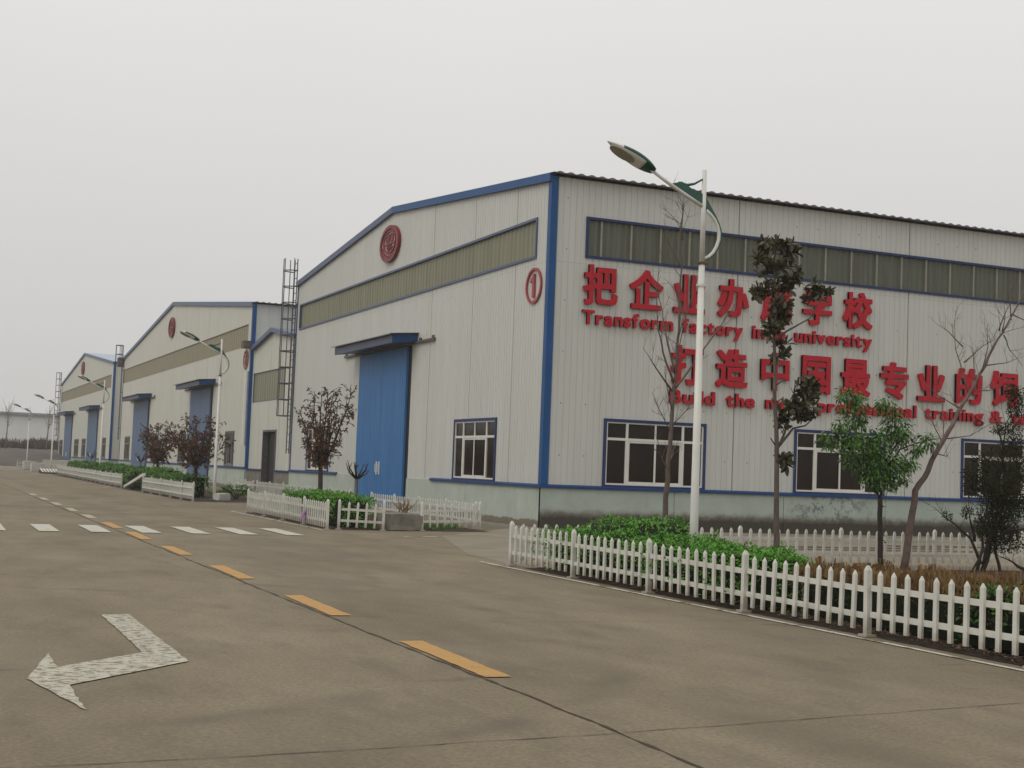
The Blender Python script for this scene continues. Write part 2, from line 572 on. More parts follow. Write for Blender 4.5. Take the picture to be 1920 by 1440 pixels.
joint([(4.02, 3), (4.13, 8), (4.1, 12), (4.1, 30), (4.1, 124)], .03)
joint([(-10, 7.42), (1.8, 7.5), (4.0, 7.65), (9.2, 8.25)], .009)
joint([(-10, 24.1), (1.2, 24.3), (3.2, 24.2)], .012)
joint([(4.1, 40.6), (-12, 40.4)], .014)
joint([(9.3, 30.1), (12.5, 29.6), (16, 28.7)], .015)
joint([(-1.6, 3), (-1.55, 120)], .012)
joint([(-10, 13.2), (4.05, 13.35)], .006)
joint([(4.2, 13.5), (9.1, 13.4)], .007)
joint([(4.2, 19.2), (9.1, 19.1)], .006)
joint([(-10, 18.9), (4.05, 18.8)], .007)
joint([(4.2, 35.6), (9.2, 35.4)], .01)
for crack, wd in (([(1.0, 24.25), (1.7, 24.0), (2.6, 24.4)], .014), ([(-.2, 24.5), (.5, 24.2), (1.0, 24.25)], .01)):
    for _ in range(4):                       # midpoint displacement
        q = [crack[0]]
        for (x0, y0), (x1, y1) in zip(crack, crack[1:]):
            l = math.hypot(x1 - x0, y1 - y0) * .16
            q += [((x0 + x1) / 2 + random.uniform(-l, l), (y0 + y1) / 2 + random.uniform(-l, l)), (x1, y1)]
        crack = q
    joint(crack, wd * .7, .0045)

# painted markings
def ragged(pts, amp=.008, step=.12):
    out = []
    for (x0, y0), (x1, y1) in zip(pts, pts[1:] + pts[:1]):
        n = max(1, int(math.hypot(x1 - x0, y1 - y0) / step))
        for k in range(n):
            out.append((x0 + (x1 - x0) * k / n + random.uniform(-amp, amp), y0 + (y1 - y0) * k / n + random.uniform(-amp, amp)))
    return out


DASH = [(9.9, 12.05), (14.15, 16.33), (18.6, 20.9), (23.12, 25.35), (27.3, 29.88), (31.35, 33.9), (36.0, 38.1), (40.2, 42.5), (44.6, 47), (49.2, 51.6), (54, 56.4)]
for y0, y1 in DASH:
    o = struct('lane_dash', sheet(ragged([(4.14, y0), (4.36, y0), (4.40, y1), (4.17, y1)]), .0085), M['paint_yellow' if y0 < 35 else 'paint_far'])
    tag(o, group='dashes along the road centre')
for k in range(-4, 5):
    x = 3.48 + k * 1.025
    o = struct('crosswalk_stripe', sheet(ragged([(x, 29.6), (x + .40, 29.6), (x + .44, 32.4), (x + .02, 32.4)]), .0125), M['paint_white'])
    tag(o, group='white stripes of the pedestrian crossing')
struct('turn_arrow', sheet(ragged([(1.83, 14.36), (2.10, 14.38), (2.09, 11.06), (1.09, 10.03), (1.09, 9.05), (.84, 10.36), (1.09, 11.66), (1.09, 10.88), (1.82, 11.6)], .007, .1), .0085), M['paint_arrow'])
struct('edge_line', sheet([(9.09, 7), (9.17, 7), (9.15, 22.2), (9.06, 22.2)], .0085), M['paint_edge'])
struct('edge_line', sheet([(9.06, 32.2), (9.14, 32.2), (9.26, 43), (9.16, 43)], .0085), M['paint_edge'])
struct('edge_line', sheet([(10.35, 29.8), (11.25, 30.0), (11.25, 30.12), (10.35, 29.92)], .0085), M['paint_edge'])
struct('edge_line', sheet([(9.2, 51.2), (13.6, 51.3), (13.6, 51.42), (9.2, 51.35)], .0085), M['paint_edge'])


# ------------------------------------------------------------------ factory buildings
def gable_top(y0, y1, ya, ze, za):
    def top(y):
        if y <= ya:
            return ze + (za - ze) * (y - y0) / (ya - y0)
        return ze + (za - ze) * (y1 - y) / (y1 - ya)
    return top


def panel_wall(mb, place, u0, u1, z0, top, openings, rib, apex=None, seams=()):
    """ribbed sheet wall: place(u, depth, z) -> point; grooves every rib metres"""
    bp = {round(u0, 4): 0, round(u1, 4): 0}
    k = math.ceil(u0 / rib)
    while k * rib < u1:
        c = k * rib
        for du, d in ((-.022, 0), (-.012, -.014), (.012, -.014), (.022, 0)):
            if u0 < c + du < u1:
                bp[round(c + du, 4)] = d
        k += 1
    for s in seams:
        for b in [b for b in bp if s - .04 < b < s + .04]:
            del bp[b]
        for du, d in ((-.02, 0), (-.018, -.06), (.018, -.06), (.02, 0)):
            bp[round(s + du, 4)] = d
    for (a, b, za, zb) in openings:
        for e in (a, b):
            if u0 < e < u1 and round(e, 4) not in bp:
                bp[round(e, 4)] = 0
    if apex:
        bp.setdefault(round(apex, 4), 0)
    us = sorted(bp)
    for ua, ub in zip(us, us[1:]):
        um = (ua + ub) / 2
        cuts = sorted((za, zb) for a, b, za, zb in openings if a < um < b)
        z = z0
        segs = []
        for za, zb in cuts:
            if za > z:
                segs.append((z, za))
            z = max(z, zb)
        segs.append((z, None))
        for a, b in segs:
            ta, tb = (top(ua), top(ub)) if b is None else (b, b)
            mb.quad(place(ua, bp[ua], a), place(ub, bp[ub], a), place(ub, bp[ub], tb), place(ua, bp[ua], ta))


def frame_ring(mb, place, a, b, z0, z1, wd, d0, d1):
    bx = lambda u0, u1, za, zb: mb.box(place(u0, d0, za), place(u1, d1, zb))
    bx(a, a + wd, z0, z1)
    bx(b - wd, b, z0, z1)
    bx(a + wd, b - wd, z0, z0 + wd)
    bx(a + wd, b - wd, z1 - wd, z1)


def window(place, a, b, z0, z1, root, flip=False, glass='glass', sashm='sash', trim='frame_blue', full=True):
    mb = MB()
    frame_ring(mb, place, a, b, z0, z1, .09, -.10, .045)
    wn = part('window', mb, M[trim], root)
    A, B, Z0, Z1 = a + .09, b - .09, z0 + .09, z1 - .09
    mb = MB()
    W, H = B - A, Z1 - Z0
    bx = lambda u0, u1, za, zb, d0=-.04, d1=.018: mb.box(place(u0, d0, za), place(u1, d1, zb))
    bx(A, B, Z0, Z0 + .05)
    bx(A, B, Z1 - .04, Z1)
    bx(A, A + .045, Z0 + .05, Z1 - .04)
    bx(B - .045, B, Z0 + .05, Z1 - .04)
    zt = Z1 - .27 * H
    bx(A + .045, B - .045, zt - .04, zt + .035)
    cols = [.21, .50, .785]
    for i, c in enumerate(cols):
        hw = .045 if i != 1 else .03
        u = A + c * W
        bx(u - hw, u + hw, Z0 + .05, zt - .04)
        bx(u - hw * .8, u + hw * .8, zt + .035, Z1 - .04)
    # sliding leaves in the two middle lights
    for u0, u1, dd in ((A + cols[0] * W + .045, A + cols[1] * W + .03, -.006), (A + cols[1] * W - .03, A + cols[2] * W - .045, -.012)):
        for x0, x1, za, zb in ((u0, u0 + .05, Z0 + .05, zt - .04), (u1 - .05, u1, Z0 + .05, zt - .04), (u0 + .05, u1 - .05, Z0 + .05, Z0 + .11), (u0 + .05, u1 - .05, zt - .10, zt - .04)):
            mb.box(place(x0, dd - .03, za), place(x1, dd + .012, zb))
    part('sash', mb, M[sashm], wn)
    mb = MB()
    mb.box(place(A, -.06, Z0), place(B, -.022, Z1))
    part('pane', mb, M[glass], wn)
    return wn


def strip_window(place, a, b, z0, z1, root, fm, post=None, wave=.25, first=None, trim='frame_blue', ring=True):
    fr = MB()
    if ring:
        frame_ring(fr, place, a, b, z0, z1, .075, -.10, .05)
    else:
        frame_ring(fr, place, a, b, z0, z1, .03, -.10, .012)
    wn = part('strip_window', fr, M[trim], root)
    mb = MB()
    n = int((b - a) / wave * 4)
    prof = (0, .0, .028, .028)
    us = [a + .03 + (b - a - .06) * k / n for k in range(n + 1)]
    ds = [-.06 + prof[k % 4] for k in range(n + 1)]
    for k in range(n):
        mb.quad(place(us[k], ds[k], z0 + .02), place(us[k + 1], ds[k + 1], z0 + .02), place(us[k + 1], ds[k + 1], z1 - .02), place(us[k], ds[k], z1 - .02))
    part('fibreglass_sheet', mb, M[fm], wn)
    if post:
        u = first
        while u < b - .1:
            mb = MB()
            mb.box(place(u - .028, -.03, z0 + .08), place(u + .028, .0, z1 - .08))
            part('mullion', mb, M['mullion'], wn)
            u += post
    return wn


def sliding_door(place, a, b, z1, root, dm='door', right=True, canopy=True):
    mb = MB()
    mb.box(place(a - .12, -.06, 0), place(b + .12, .018, z1 + .05))
    dr = part('door', mb, M['black'], root)
    mid = (a + b) / 2
    for x0, x1 in ((a + .12, mid - .012), (mid + .012, b)):
        mb = MB()
        n = int((x1 - x0) / .25)
        pr = []
        for k in range(n):
            u = x0 + (x1 - x0) * k / n
            wdt = (x1 - x0) / n
            pr += [(u, .12), (u + wdt * .42, .12), (u + wdt * .46, .108), (u + wdt * .54, .108), (u + wdt * .58, .12)]
        pr.append((x1, .12))
        for (ua, da), (ub, db) in zip(pr, pr[1:]):
            mb.quad(place(ua, da, .06), place(ub, db, .06), place(ub, db, z1), place(ua, da, z1))
        for ue in (x0, x1):
            mb.quad(place(ue, .03, .06), place(ue, .12, .06), place(ue, .12, z1), place(ue, .03, z1))
        mb.quad(place(x0, .03, z1), place(x1, .03, z1), place(x1, .12, z1), place(x0, .12, z1))
        part('door_leaf', mb, M[dm], dr, fix=True)
    for u in (mid - .16, mid + .16):
        mb = MB()
        mb.box(place(u - .05, .123, 1.25), place(u + .05, .15, 1.75))
        mb.tube([place(u, .15, 1.33), place(u, .20, 1.37), place(u, .20, 1.63), place(u, .15, 1.67)], .012, 6)
        part('handle', mb, M['sash'], dr)
    mb = MB()
    mb.box(place(a - 2.6, .02, z1 + .06), place(b + 2.4, .10, z1 + .15))
    for k in range(9):
        u = a - 2.4 + (b - a + 4.6) * k / 8
        mb.box(place(u - .05, .005, z1 + .151), place(u + .05, .08, z1 + .25))
    part('door_rail', mb, M['rail'], dr)
    if canopy:
        c0, c1 = a - .65, b + .75
        mb = MB()
        pl = lambda u, d, z: place(u, d, z)
        zt, d1 = z1 + .42, .98
        # fascia box closed at the ends
        vs = []
        for u in (c0, c1):
            vs += [pl(u, .0, zt - .26), pl(u, d1, zt - .38), pl(u, d1, zt - .08), pl(u, .0, zt)]
        mb.add(vs, [(0, 1, 2, 3), (7, 6, 5, 4), (0, 4, 5, 1), (1, 5, 6, 2), (2, 6, 7, 3)])
        cn = part('canopy', mb, M['canopy_slate'], root, fix=True)
        mb = MB()
        mb.prism([(pl(0, d, 0)[0], z) for d, z in ((0.0, zt - .25), (d1 - .02, zt - .365), (d1 - .02, zt - .10), (0.0, zt - .02))], c0 - .012, c0 - .002, 1)
        part('end_cap', mb, M['blue'], cn, fix=True)
        mb = MB()
        n = int((c1 - c0 + .3) / .11)
        for k in range(n):
            ua, ub = c0 - .15 + (c1 - c0 + .3) * k / n, c0 - .15 + (c1 - c0 + .3) * (k + 1) / n
            ha, hb = (.03 if k % 3 == 0 else .0), (.03 if (k + 1) % 3 == 0 else .0)
            mb.quad(pl(ua, -.0, zt + .012 + ha), pl(ub, -.0, zt + .012 + hb), pl(ub, d1 + .12, zt - .075 + hb), pl(ua, d1 + .12, zt - .075 + ha))
            mb.quad(pl(ua, d1 + .12, zt - .09), pl(ub, d1 + .12, zt - .09), pl(ub, d1 + .12, zt - .075 + hb), pl(ua, d1 + .12, zt - .075 + ha))
        part('canopy_sheet', mb, M['soffit'], cn)
    return dr


def factory(name, label, group, X, y0, y1, ya, ze, za, depth, wallm, fsheet, strip, doors, wins, side_wins=(), side_strip=None, seams=(), sside=(), near=True,
            trimm='blue', verge='verge', glass='glass', ringed=True, dm='door', dado_gap=1.17, ledgez=1.17):
    root = empty(name, (X, (y0 + y1) / 2, 0), label, 'building', group)
    fr = lambda u, d, z: (X - d, u, z)
    sd_ = lambda u, d, z: (u, y0 - d, z)
    top = gable_top(y0, y1, ya, ze, za)
    op = [(a, b, 0, 6.0) for a, b in doors] + [(a, b, 1.2, 3.23) for a, b in wins]
    if strip:
        op.append((strip[0], strip[1], 7.9, 9.12))
    mb = MB()
    panel_wall(mb, fr, y0, y1, ledgez, top, op, .2 if near else .33, ya, seams)
    part('front_wall', mb, M[wallm], root)
    sop = [(a, b, 1.2, 3.23) for a, b in side_wins]
    if side_strip:
        sop.append((side_strip[0], side_strip[1], 7.9, 9.12))
    mb = MB()
    panel_wall(mb, sd_, X, X + depth, ledgez, lambda u: ze, sop, .2 if near else .5, None, sside)
    part('side_wall', mb, M['wall'], root)
    mb = MB()
    mb.quad((X, y1, 0), (X + depth, y1, 0), (X + depth, y1, ze), (X, y1, ze))
    mb.add([(X + depth, y0, 0), (X + depth, y1, 0), (X + depth, y1, ze), (X + depth, ya, za), (X + depth, y0, ze)], [(0, 1, 2, 3, 4)])
    # dark inner skin so no daylight leaks through the seams
    part('rear_wall', mb, M[wallm], root)
    mb = MB()
    mb.add([(X + .14, y0 + .14, .1), (X + .14, y1 - .1, .1), (X + .14, y1 - .1, ze - .2), (X + .14, ya, za - .2), (X + .14, y0 + .14, ze - .2)], [(4, 3, 2, 1, 0)])
    mb.quad((X + .14, y0 + .14, .1), (X + depth - .1, y0 + .14, .1), (X + depth - .1, y0 + .14, ze - .2), (X + .14, y0 + .14, ze - .2))
    part('inner_lining', mb, M['black'], root)
    # dado
    spans = []
    u = y0
    for a, b in sorted(doors):
        spans.append((u, a - .12))
        u = b + .12
    spans.append((u, y1))
    for a, b in spans:
        mb = MB()
        n = max(1, round((b - a) / 6))
        for k in range(n):
            p, q = a + (b - a) * k / n + (.012 if k else 0), a + (b - a) * (k + 1) / n - (.012 if k < n - 1 else 0)
            mb.box(fr(p, -.1, 0), fr(q, .03, ledgez))
            if k < n - 1:
                mb.box(fr(q, -.1, 0), fr(q + .024, .0, ledgez))
        part('plinth', mb, M['dado'], root)
    mb = MB()
    u = X - .03
    first = True
    while u < X + depth:
        q = min(u + (4.4 if first else 3.9), X + depth)
        first = False
        mb.box((u, y0 - .033, 0), (q - .02, y0 + .1, ledgez - .002))
        mb.box((q - .02, y0 - .0, 0), (q, y0 + .1, ledgez - .002))
        u = q
    part('side_plinth', mb, M['dado_side'], root)
    # flashing ledge
    mb = MB()
    prof = [(0, 0), (.10, -.03), (.10, .035), (0, .075)]
    for a, b in spans:
        a2, b2 = a + (0 if a == y0 else 2.8 if near and a > 45 else .05), b - (2.6 if (near and b < 48) else .05 if b < y1 else 0)
        if b2 > a2:
            vs = [fr(a2, d, ledgez + z) for d, z in prof] + [fr(b2, d, ledgez + z) for d, z in prof]
            mb.add(vs, [(0, 1, 2, 3), (7, 6, 5, 4), (0, 4, 5, 1), (1, 5, 6, 2), (2, 6, 7, 3)])
    vs = [sd_(X - .1, d, ledgez + z) for d, z in prof] + [sd_(X + depth, d, ledgez + z) for d, z in prof]
    mb.add(vs, [(0, 1, 2, 3), (7, 6, 5, 4), (0, 4, 5, 1), (1, 5, 6, 2), (2, 6, 7, 3)])
    part('ledge', mb, M['ledge'], root, fix=True)
    # corner trims
    mb = MB()
    mb.box((X - .045, y0 - .045, ledgez + .07), (X + .17, y0 + .01, ze - .02))
    mb.box((X - .045, y0 + .01, ledgez + .07), (X + .01, y0 + .17, ze - .06))
    part('corner_trim', mb, M[trimm], root)
    mb = MB()
    mb.box((X - .03, y1 - .12, ledgez + .07), (X + .01, y1 + .03, ze - .06))
    part('corner_trim', mb, M['verge'], root)
    # verge boards following the gable
    for ua, ub in ((y0 - .05, ya), (ya, y1 + .05)):
        ta, tb = top(min(max(ua, y0), y1)), top(min(max(ub, y0), y1))
        mb = MB()
        vs = []
        for u, z in ((ua, ta), (ub, tb)):
            vs += [(X - .12, u, z - .17), (X - .12, u, z + .07), (X + .03, u, z + .07), (X + .03, u, z - .17)]
        mb.add(vs, [(0, 1, 2, 3), (7, 6, 5, 4), (0, 4, 5, 1), (1, 5, 6, 2), (2, 6, 7, 3), (3, 7, 4, 0)])
        part('verge', mb, M[trimm if (near and ub == ya) else verge], root, fix=True)
    # corrugated roof
    mb = MB()
    pitchx = .085
    n = int((depth + .1) / pitchx)
    prof = (0, .0, .038, .038)
    eo = .28
    sl0 = (za - ze) / (ya - y0)
    sl1 = (za - ze) / (y1 - ya)
    rows = [(y0 - eo, ze - eo * sl0), (ya, za), (y1 + eo, ze - eo * sl1)]
    for i in range(n + 1):
        x = X - .10 + i * pitchx
        for (yy, zz) in rows:
            mb.v.append((x, yy, zz + .085 + prof[i % 4]))
    for i in range(n):
        for r in range(2):
            a = i * 3 + r
            mb.f.append((a, a + 1, a + 4, a + 3))
    rf = part('roof', mb, M['roof'], root)
    mb = MB()
    for i in range(n):
        xa, xb = X - .10 + i * pitchx, X - .10 + (i + 1) * pitchx
        zz = rows[0][1] + .085
        yy = rows[0][0] - .004
        mb.quad((xa, yy, zz - .012), (xb, yy, zz - .012), (xb, yy, zz + prof[(i + 1) % 4] + .004), (xa, yy, zz + prof[i % 4] + .004))
    mb.quad((X - .1, y0 - eo, rows[0][1] + .072), (X + depth, y0 - eo, rows[0][1] + .072), (X + depth, y0 + .1, rows[0][1] + .072 + sl0 * (eo + .1)), (X - .1, y0 + .1, rows[0][1] + .072 + sl0 * (eo + .1)))
    part('eave_edge', mb, M['soffit'], rf)
    if strip:
        strip_window(fr, strip[0], strip[1], 7.9, 9.12, root, fsheet, trim='verge' if ringed else 'fibre_tan', ring=ringed, wave=.32 if near else .5)
    if side_strip:
        strip_window(sd_, side_strip[0], side_strip[1], 7.9, 9.12, root, 'fibre', post=1.0, first=18.26, wave=.2)
    for a, b in doors:
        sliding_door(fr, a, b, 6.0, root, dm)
    for a, b in wins:
        window(fr, a, b, 1.2, 3.23, root, glass=glass, sashm='sash' if near else 'far_sash', trim='frame_blue' if near else 'steel')
    for a, b in side_wins:
        window(sd_, a, b, 1.2, 3.23, root)
    return root


XF = 16.612
main = factory('factory_building', 'nearest white metal factory building with red lettering and long window strip on its side', None,
               XF, 36.075, 64.95, 50.66, 10.2, 11.55, 46, 'wall', 'fibre_front', (37.0, 64.35), [(47.97, 53.94)], [(39.55, 43.2), (58.3, 61.95)],
               [(18.54, 22.02), (25.22, 28.72), (31.84, 35.34), (38.5, 42)], (17.74, 58), seams=(38.55, 42.02, 45.95), sside=(23.0, 29.55))
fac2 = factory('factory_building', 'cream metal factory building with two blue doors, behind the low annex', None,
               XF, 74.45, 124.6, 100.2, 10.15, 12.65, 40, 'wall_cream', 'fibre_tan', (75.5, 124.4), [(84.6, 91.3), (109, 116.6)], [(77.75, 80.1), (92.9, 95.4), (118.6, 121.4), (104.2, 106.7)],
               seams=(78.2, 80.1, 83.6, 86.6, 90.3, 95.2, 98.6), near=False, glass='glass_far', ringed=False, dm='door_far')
fac3 = factory('factory_building', 'farthest cream gabled factory building with pale blue roof slope showing', None,
               XF, 131.2, 179.9, 155.9, 10.15, 12.5, 40, 'wall_cream', 'fibre_tan', (132.7, 179.5), [(141, 148.8), (164.8, 172.5)], [(134.2, 137), (150.8, 154), (157.4, 161.5), (174.9, 178.6)],
               seams=(), near=False, glass='glass_far', ringed=False, dm='door_far', verge='verge')

# low annex between the first two factories
AX = XF + .12
ann = empty('annex_building', (AX, 69.6, 0), 'small low gabled annex with dark doorway squeezed between two factories', 'building')
fra = lambda u, d, z: (AX - d, u, z)
topa = lambda y: 7.72 + .69 * (1 - abs(y - 69.86) / (4.3 if y > 69.86 else 4.88))
mb = MB()
panel_wall(mb, fra, 65.0, 74.4, 1.1, topa, [(67.3, 74.1, 4.72, 6.3), (68.4, 71.2, 0, 3.15)], .4, 69.86, seams=(67.9, 70.3, 72.4))
part('wall', mb, M['wall_cream'], ann)
strip_window(fra, 67.3, 74.1, 4.72, 6.3, ann, 'fibre_front', ring=False, trim='verge', wave=.5)
mb = MB()
mb.box(fra(65.0, -.1, 0), fra(68.4, .03, 1.1))
part('plinth', mb, M['block'], ann)
mb = MB()
mb.box(fra(71.2, -.1, 0), fra(74.4, .03, 1.1))
part('plinth', mb, M['block'], ann)
mb = MB()
mb.box(fra(65.0, .0, 1.101), fra(68.35, .1, 1.17))
mb.box(fra(71.25, .0, 1.101), fra(74.4, .1, 1.17))
part('ledge', mb, M['ledge'], ann)
mb = MB()
mb.box(fra(68.4, -.3, 0), fra(71.2, -.25, 3.15))
dw = part('doorway', mb, M['black'], ann)
mb = MB()
mb.box(fra(68.4, -.24, 0), fra(68.5, .05, 3.2))
mb.box(fra(71.1, -.24, 0), fra(71.2, .05, 3.2))
mb.box(fra(68.5, -.24, 3.1), fra(71.1, .05, 3.2))
part('door_frame', mb, M['steel'], dw)
mb = MB()
for ua, ub in ((64.98, 69.86), (69.86, 74.2)):
    vs = []
    for u in (ua, ub):
        z = topa(u)
        vs += [(AX - .22, u, z - .16), (AX - .22, u, z + .06), (AX + 20, u, z + .06), (AX + 20, u, z - .16)]
    mb.add(vs, [(0, 1, 2, 3), (7, 6, 5, 4), (0, 4, 5, 1), (1, 5, 6, 2), (2, 6, 7, 3), (3, 7, 4, 0)])
part('roof', mb, M['verge'], ann, fix=True)
mb = MB()
mb.tube([(AX - .12, 65.25, 1.2), (AX - .12, 65.25, 7.3)], .09, 8)
part('downpipe', mb, M['sash'], ann)
mb = MB()
mb.tube([(XF - .13, 74.72, 2.4), (XF - .13, 74.72, 6.45)], .13, 8)
part('downpipe', mb, M['sash'], fac2)
mb = MB()
mb.box((XF - .45, 74.5, 7.7), (XF - .04, 75.1, 8.1))
mb.tube([(XF - .25, 74.55, 7.7), (XF - .25, 74.55, 7.2)], .035, 6)
tag(part('junction_box', mb, M['rail']), 'small rusty brown box on the cream wall above the circled 2', 'box')
mb = MB()
mb.box((XF - .5, 124.75, 9.4), (XF + .1, 125.5, 10.2))
tag(part('junction_box', mb, M['rail']), 'large rusty brown box behind the middle caged ladder, under the eave', 'box')

# long far wall / hall beyond the field
fh = empty('far_hall', (-10, 262, 0), 'long pale grey flat-roofed hall in the haze beyond the dark field', 'building')
mb = MB()
mb.box((-120, 258, 0), (60, 285, 8.05))
part('wall', mb, M['hall'], fh)
mb = MB()
mb.box((-120.5, 257.4, 8.06), (60.5, 285.5, 8.5))
part('roof', mb, M['hall_edge'], fh)


# ------------------------------------------------------------------ lettering on the long side wall
def glyph(ch, offset, extrude):
    tc = bpy.data.curves.new('text', 'FONT')
    tc.body = ch
    tc.size = 1
    tc.offset = offset
    tc.extrude = extrude
    tc.bevel_depth = 0
    tc.resolution_u = 6
    ob = bpy.data.objects.new('text', tc)
    COL.objects.link(ob)
    dg = bpy.context.evaluated_depsgraph_get()
    dg.update()
    me = bpy.data.meshes.new_from_object(ob.evaluated_get(dg))
    bpy.data.objects.remove(ob)
    bpy.data.curves.remove(tc)
    return me


def bold(ch, off_, sx, sy):
    """several shifted copies of a glyph, each a hair deeper, make a heavy stroke without self-crossing outlines"""
    base = glyph(ch, off_, .1)
    V, F = [], []
    k = 0
    for dx in (-1, 0, 1):
        for dy in (-1, 0, 1):
            n = len(V)
            z = k * .0028
            for v in base.vertices:
                V.append((v.co.x + dx * sx, v.co.y + dy * sy, v.co.z * (1 - z * 2)))
            F += [tuple(i + n for i in p.vertices) for p in base.polygons]
            k += 1
    me = bpy.data.meshes.new('glyph')
    me.from_pydata(V, [], F)
    return me


YS = 36.075


def fit(me, x0, x1, z0, z1, dep, m):
    xs = [v.co.x for v in me.vertices]
    ys = [v.co.y for v in me.vertices]
    zs = [v.co.z for v in me.vertices]
    a, b, c, d, e, f = min(xs), max(xs), min(ys), max(ys), min(zs), max(zs)
    for v in me.vertices:
        x = x0 + (v.co.x - a) / (b - a) * (x1 - x0)
        z = z0 + (v.co.y - c) / (d - c) * (z1 - z0)
        y = YS - .025 - (v.co.z - e) / (f - e) * dep
        v.co = (x, y, z)
    me.materials.clear()
    me.materials.append(m)
    return me


def sign_part(name, me, root):
    o = bpy.data.objects.new(name, me)
    COL.objects.link(o)
    me.transform(Matrix.Translation(-root.location))
    o.parent = root
    return o


L1 = [('把', 17.69, 18.80), ('企', 19.21, 20.34), ('业', 20.71, 21.79), ('办', 22.26, 23.36), ('成', 23.83, 24.95), ('学', 25.37, 26.47), ('校', 26.92, 28.05)]
L3 = [('打', 20.70, 21.80), ('造', 22.27, 23.39), ('中', 23.87, 24.91), ('国', 25.39, 26.47), ('最', 26.89, 28.02), ('专', 28.42, 29.54), ('业', 29.93, 31.04), ('的', 31.5, 32.6), ('饲', 32.99, 34.14)]
for chars, z0, z1, lab in ((L1, 6.53, 7.71, 'upper row of big red raised Chinese characters under the window strip'), (L3, 4.37, 5.56, 'lower row of big red raised Chinese characters behind the trees')):
    root = empty('wall_sign', (chars[0][1], YS, z0), lab, 'sign', 'rows of red lettering on the side wall')
    for ch, a, b in chars:
        sign_part('character', fit(bold(ch, .008, .026, .02), a, b, z0, z1, .10, M['red']), root)


def english(words, base, cap, lab):
    root = empty('wall_sign', (words[0][1], YS, base), lab, 'sign', 'rows of red lettering on the side wall')
    for wd, a, b in words:
        gl = [bold(c, .008, .024, .02) for c in wd]
        bb = [(min(v.co.x for v in g.vertices), max(v.co.x for v in g.vertices), min(v.co.y for v in g.vertices), max(v.co.y for v in g.vertices)) for g in gl]
        gap = .075
        tot = sum(q[1] - q[0] for q in bb) + gap * (len(wd) - 1)
        s = (b - a) / tot
        x = a
        for g, q in zip(gl, bb):
            wdt = (q[1] - q[0]) * s
            k = cap / .77
            sign_part('letter', fit(g, x, x + wdt, base + (q[2] + .026) * k, base + (q[3] + .026) * k, .08, M['red']), root)
            x += wdt + gap * s


english([('Transform', 17.68, 20.72), ('factory', 21.05, 23.18), ('into', 23.53, 24.74), ('university', 25.1, 28.06)], 5.95, .44, 'red raised English line reading Transform factory into university')
english([('Build', 20.68, 22.26), ('the', 22.66, 23.68), ('most', 24.08, 25.62), ('professional', 26.03, 29.9), ('training', 30.26, 32.68), ('&', 33.0, 33.5), ('te', 33.94, 34.62)], 3.80, .43, 'red raised English line reading Build the most professional training, nearest the windows')


# emblems and numbers on the gables
def oval(mb, cy, cz, ry, rz, d0, d1, n=40, hole=None):
    pts = [(cy + ry * cos(2 * pi * k / n), cz + rz * sin(2 * pi * k / n)) for k in range(n)]
    if not hole:
        mb.prism(pts, XF - d1, XF - d0, 0)
        return
    q = [(cy + (ry - hole) * cos(2 * pi * k / n), cz + (rz - hole) * sin(2 * pi * k / n)) for k in range(n)]
    vs = [(XF - d0, *p) for p in pts] + [(XF - d1, *p) for p in pts] + [(XF - d1, *p) for p in q] + [(XF - d0, *p) for p in q]
    fs = []
    for k in range(n):
        k2 = (k + 1) % n
        for r in range(3):
            fs.append((r * n + k, r * n + k2, (r + 1) * n + k2, (r + 1) * n + k))
    mb.add(vs, fs)


def emblem(cy, cz, label, detail=True):
    root = empty('emblem', (XF, cy, cz), label, 'emblem', 'red oval emblems on the gables')
    mb = MB()
    oval(mb, cy, cz, 1.05, .68, .02, .08)
    part('plate', mb, M['emblem'], root, fix=True)
    mb = MB()
    oval(mb, cy, cz, 1.13, .72, .01, .14, hole=.14)
    part('rim', mb, M['emblem_dark'], root, fix=True)
    mb = MB()
    cz2 = cz + .07
    oval(mb, cy, cz2, .76, .47, .07, .125, hole=.075)
    part('inner_ring', mb, M['emblem_dark'], root, fix=True)
    mb = MB()
    bx = lambda a, b, c, d: mb.box((XF - .12, cy + a, cz2 + c), (XF - .07, cy + b, cz2 + d))
    # viewed from the road +Y is to the left
    bx(.05, .12, .0, .30); bx(.36, .43, .0, .30); bx(.12, .36, .24, .30); bx(.12, .36, .12, .17); bx(.12, .36, .0, .05)
    bx(-.12, -.05, .02, .32); bx(-.44, -.36, .06, .32); bx(-.36, -.12, .26, .32); bx(-.36, -.2, .12, .17); bx(-.42, -.12, .0, .06)
    bx(-.62, .62, -.10, -.04)
    bx(.14, .22, -.36, -.12); bx(-.04, .04, -.40, -.12); bx(-.24, -.16, -.36, -.12); bx(-.36, .34, -.24, -.19)
    for k in range(11):
        a = radians(200 + k * 14)
        y, z = cy - .88 * cos(a), cz + .05 + .56 * sin(a) * 1.0
        mb.box((XF - .11, y - .045, z - .05), (XF - .07, y + .045, z + .05))
    part('relief', mb, M['emblem_dark'], root)


emblem(50.8, 10.2, 'red oval emblem on the gable of the nearest white factory')
emblem(100.3, 10.9, 'red oval emblem on the gable of the middle cream factory')
emblem(156.6, 10.95, 'small red oval emblem on the gable of the farthest factory')


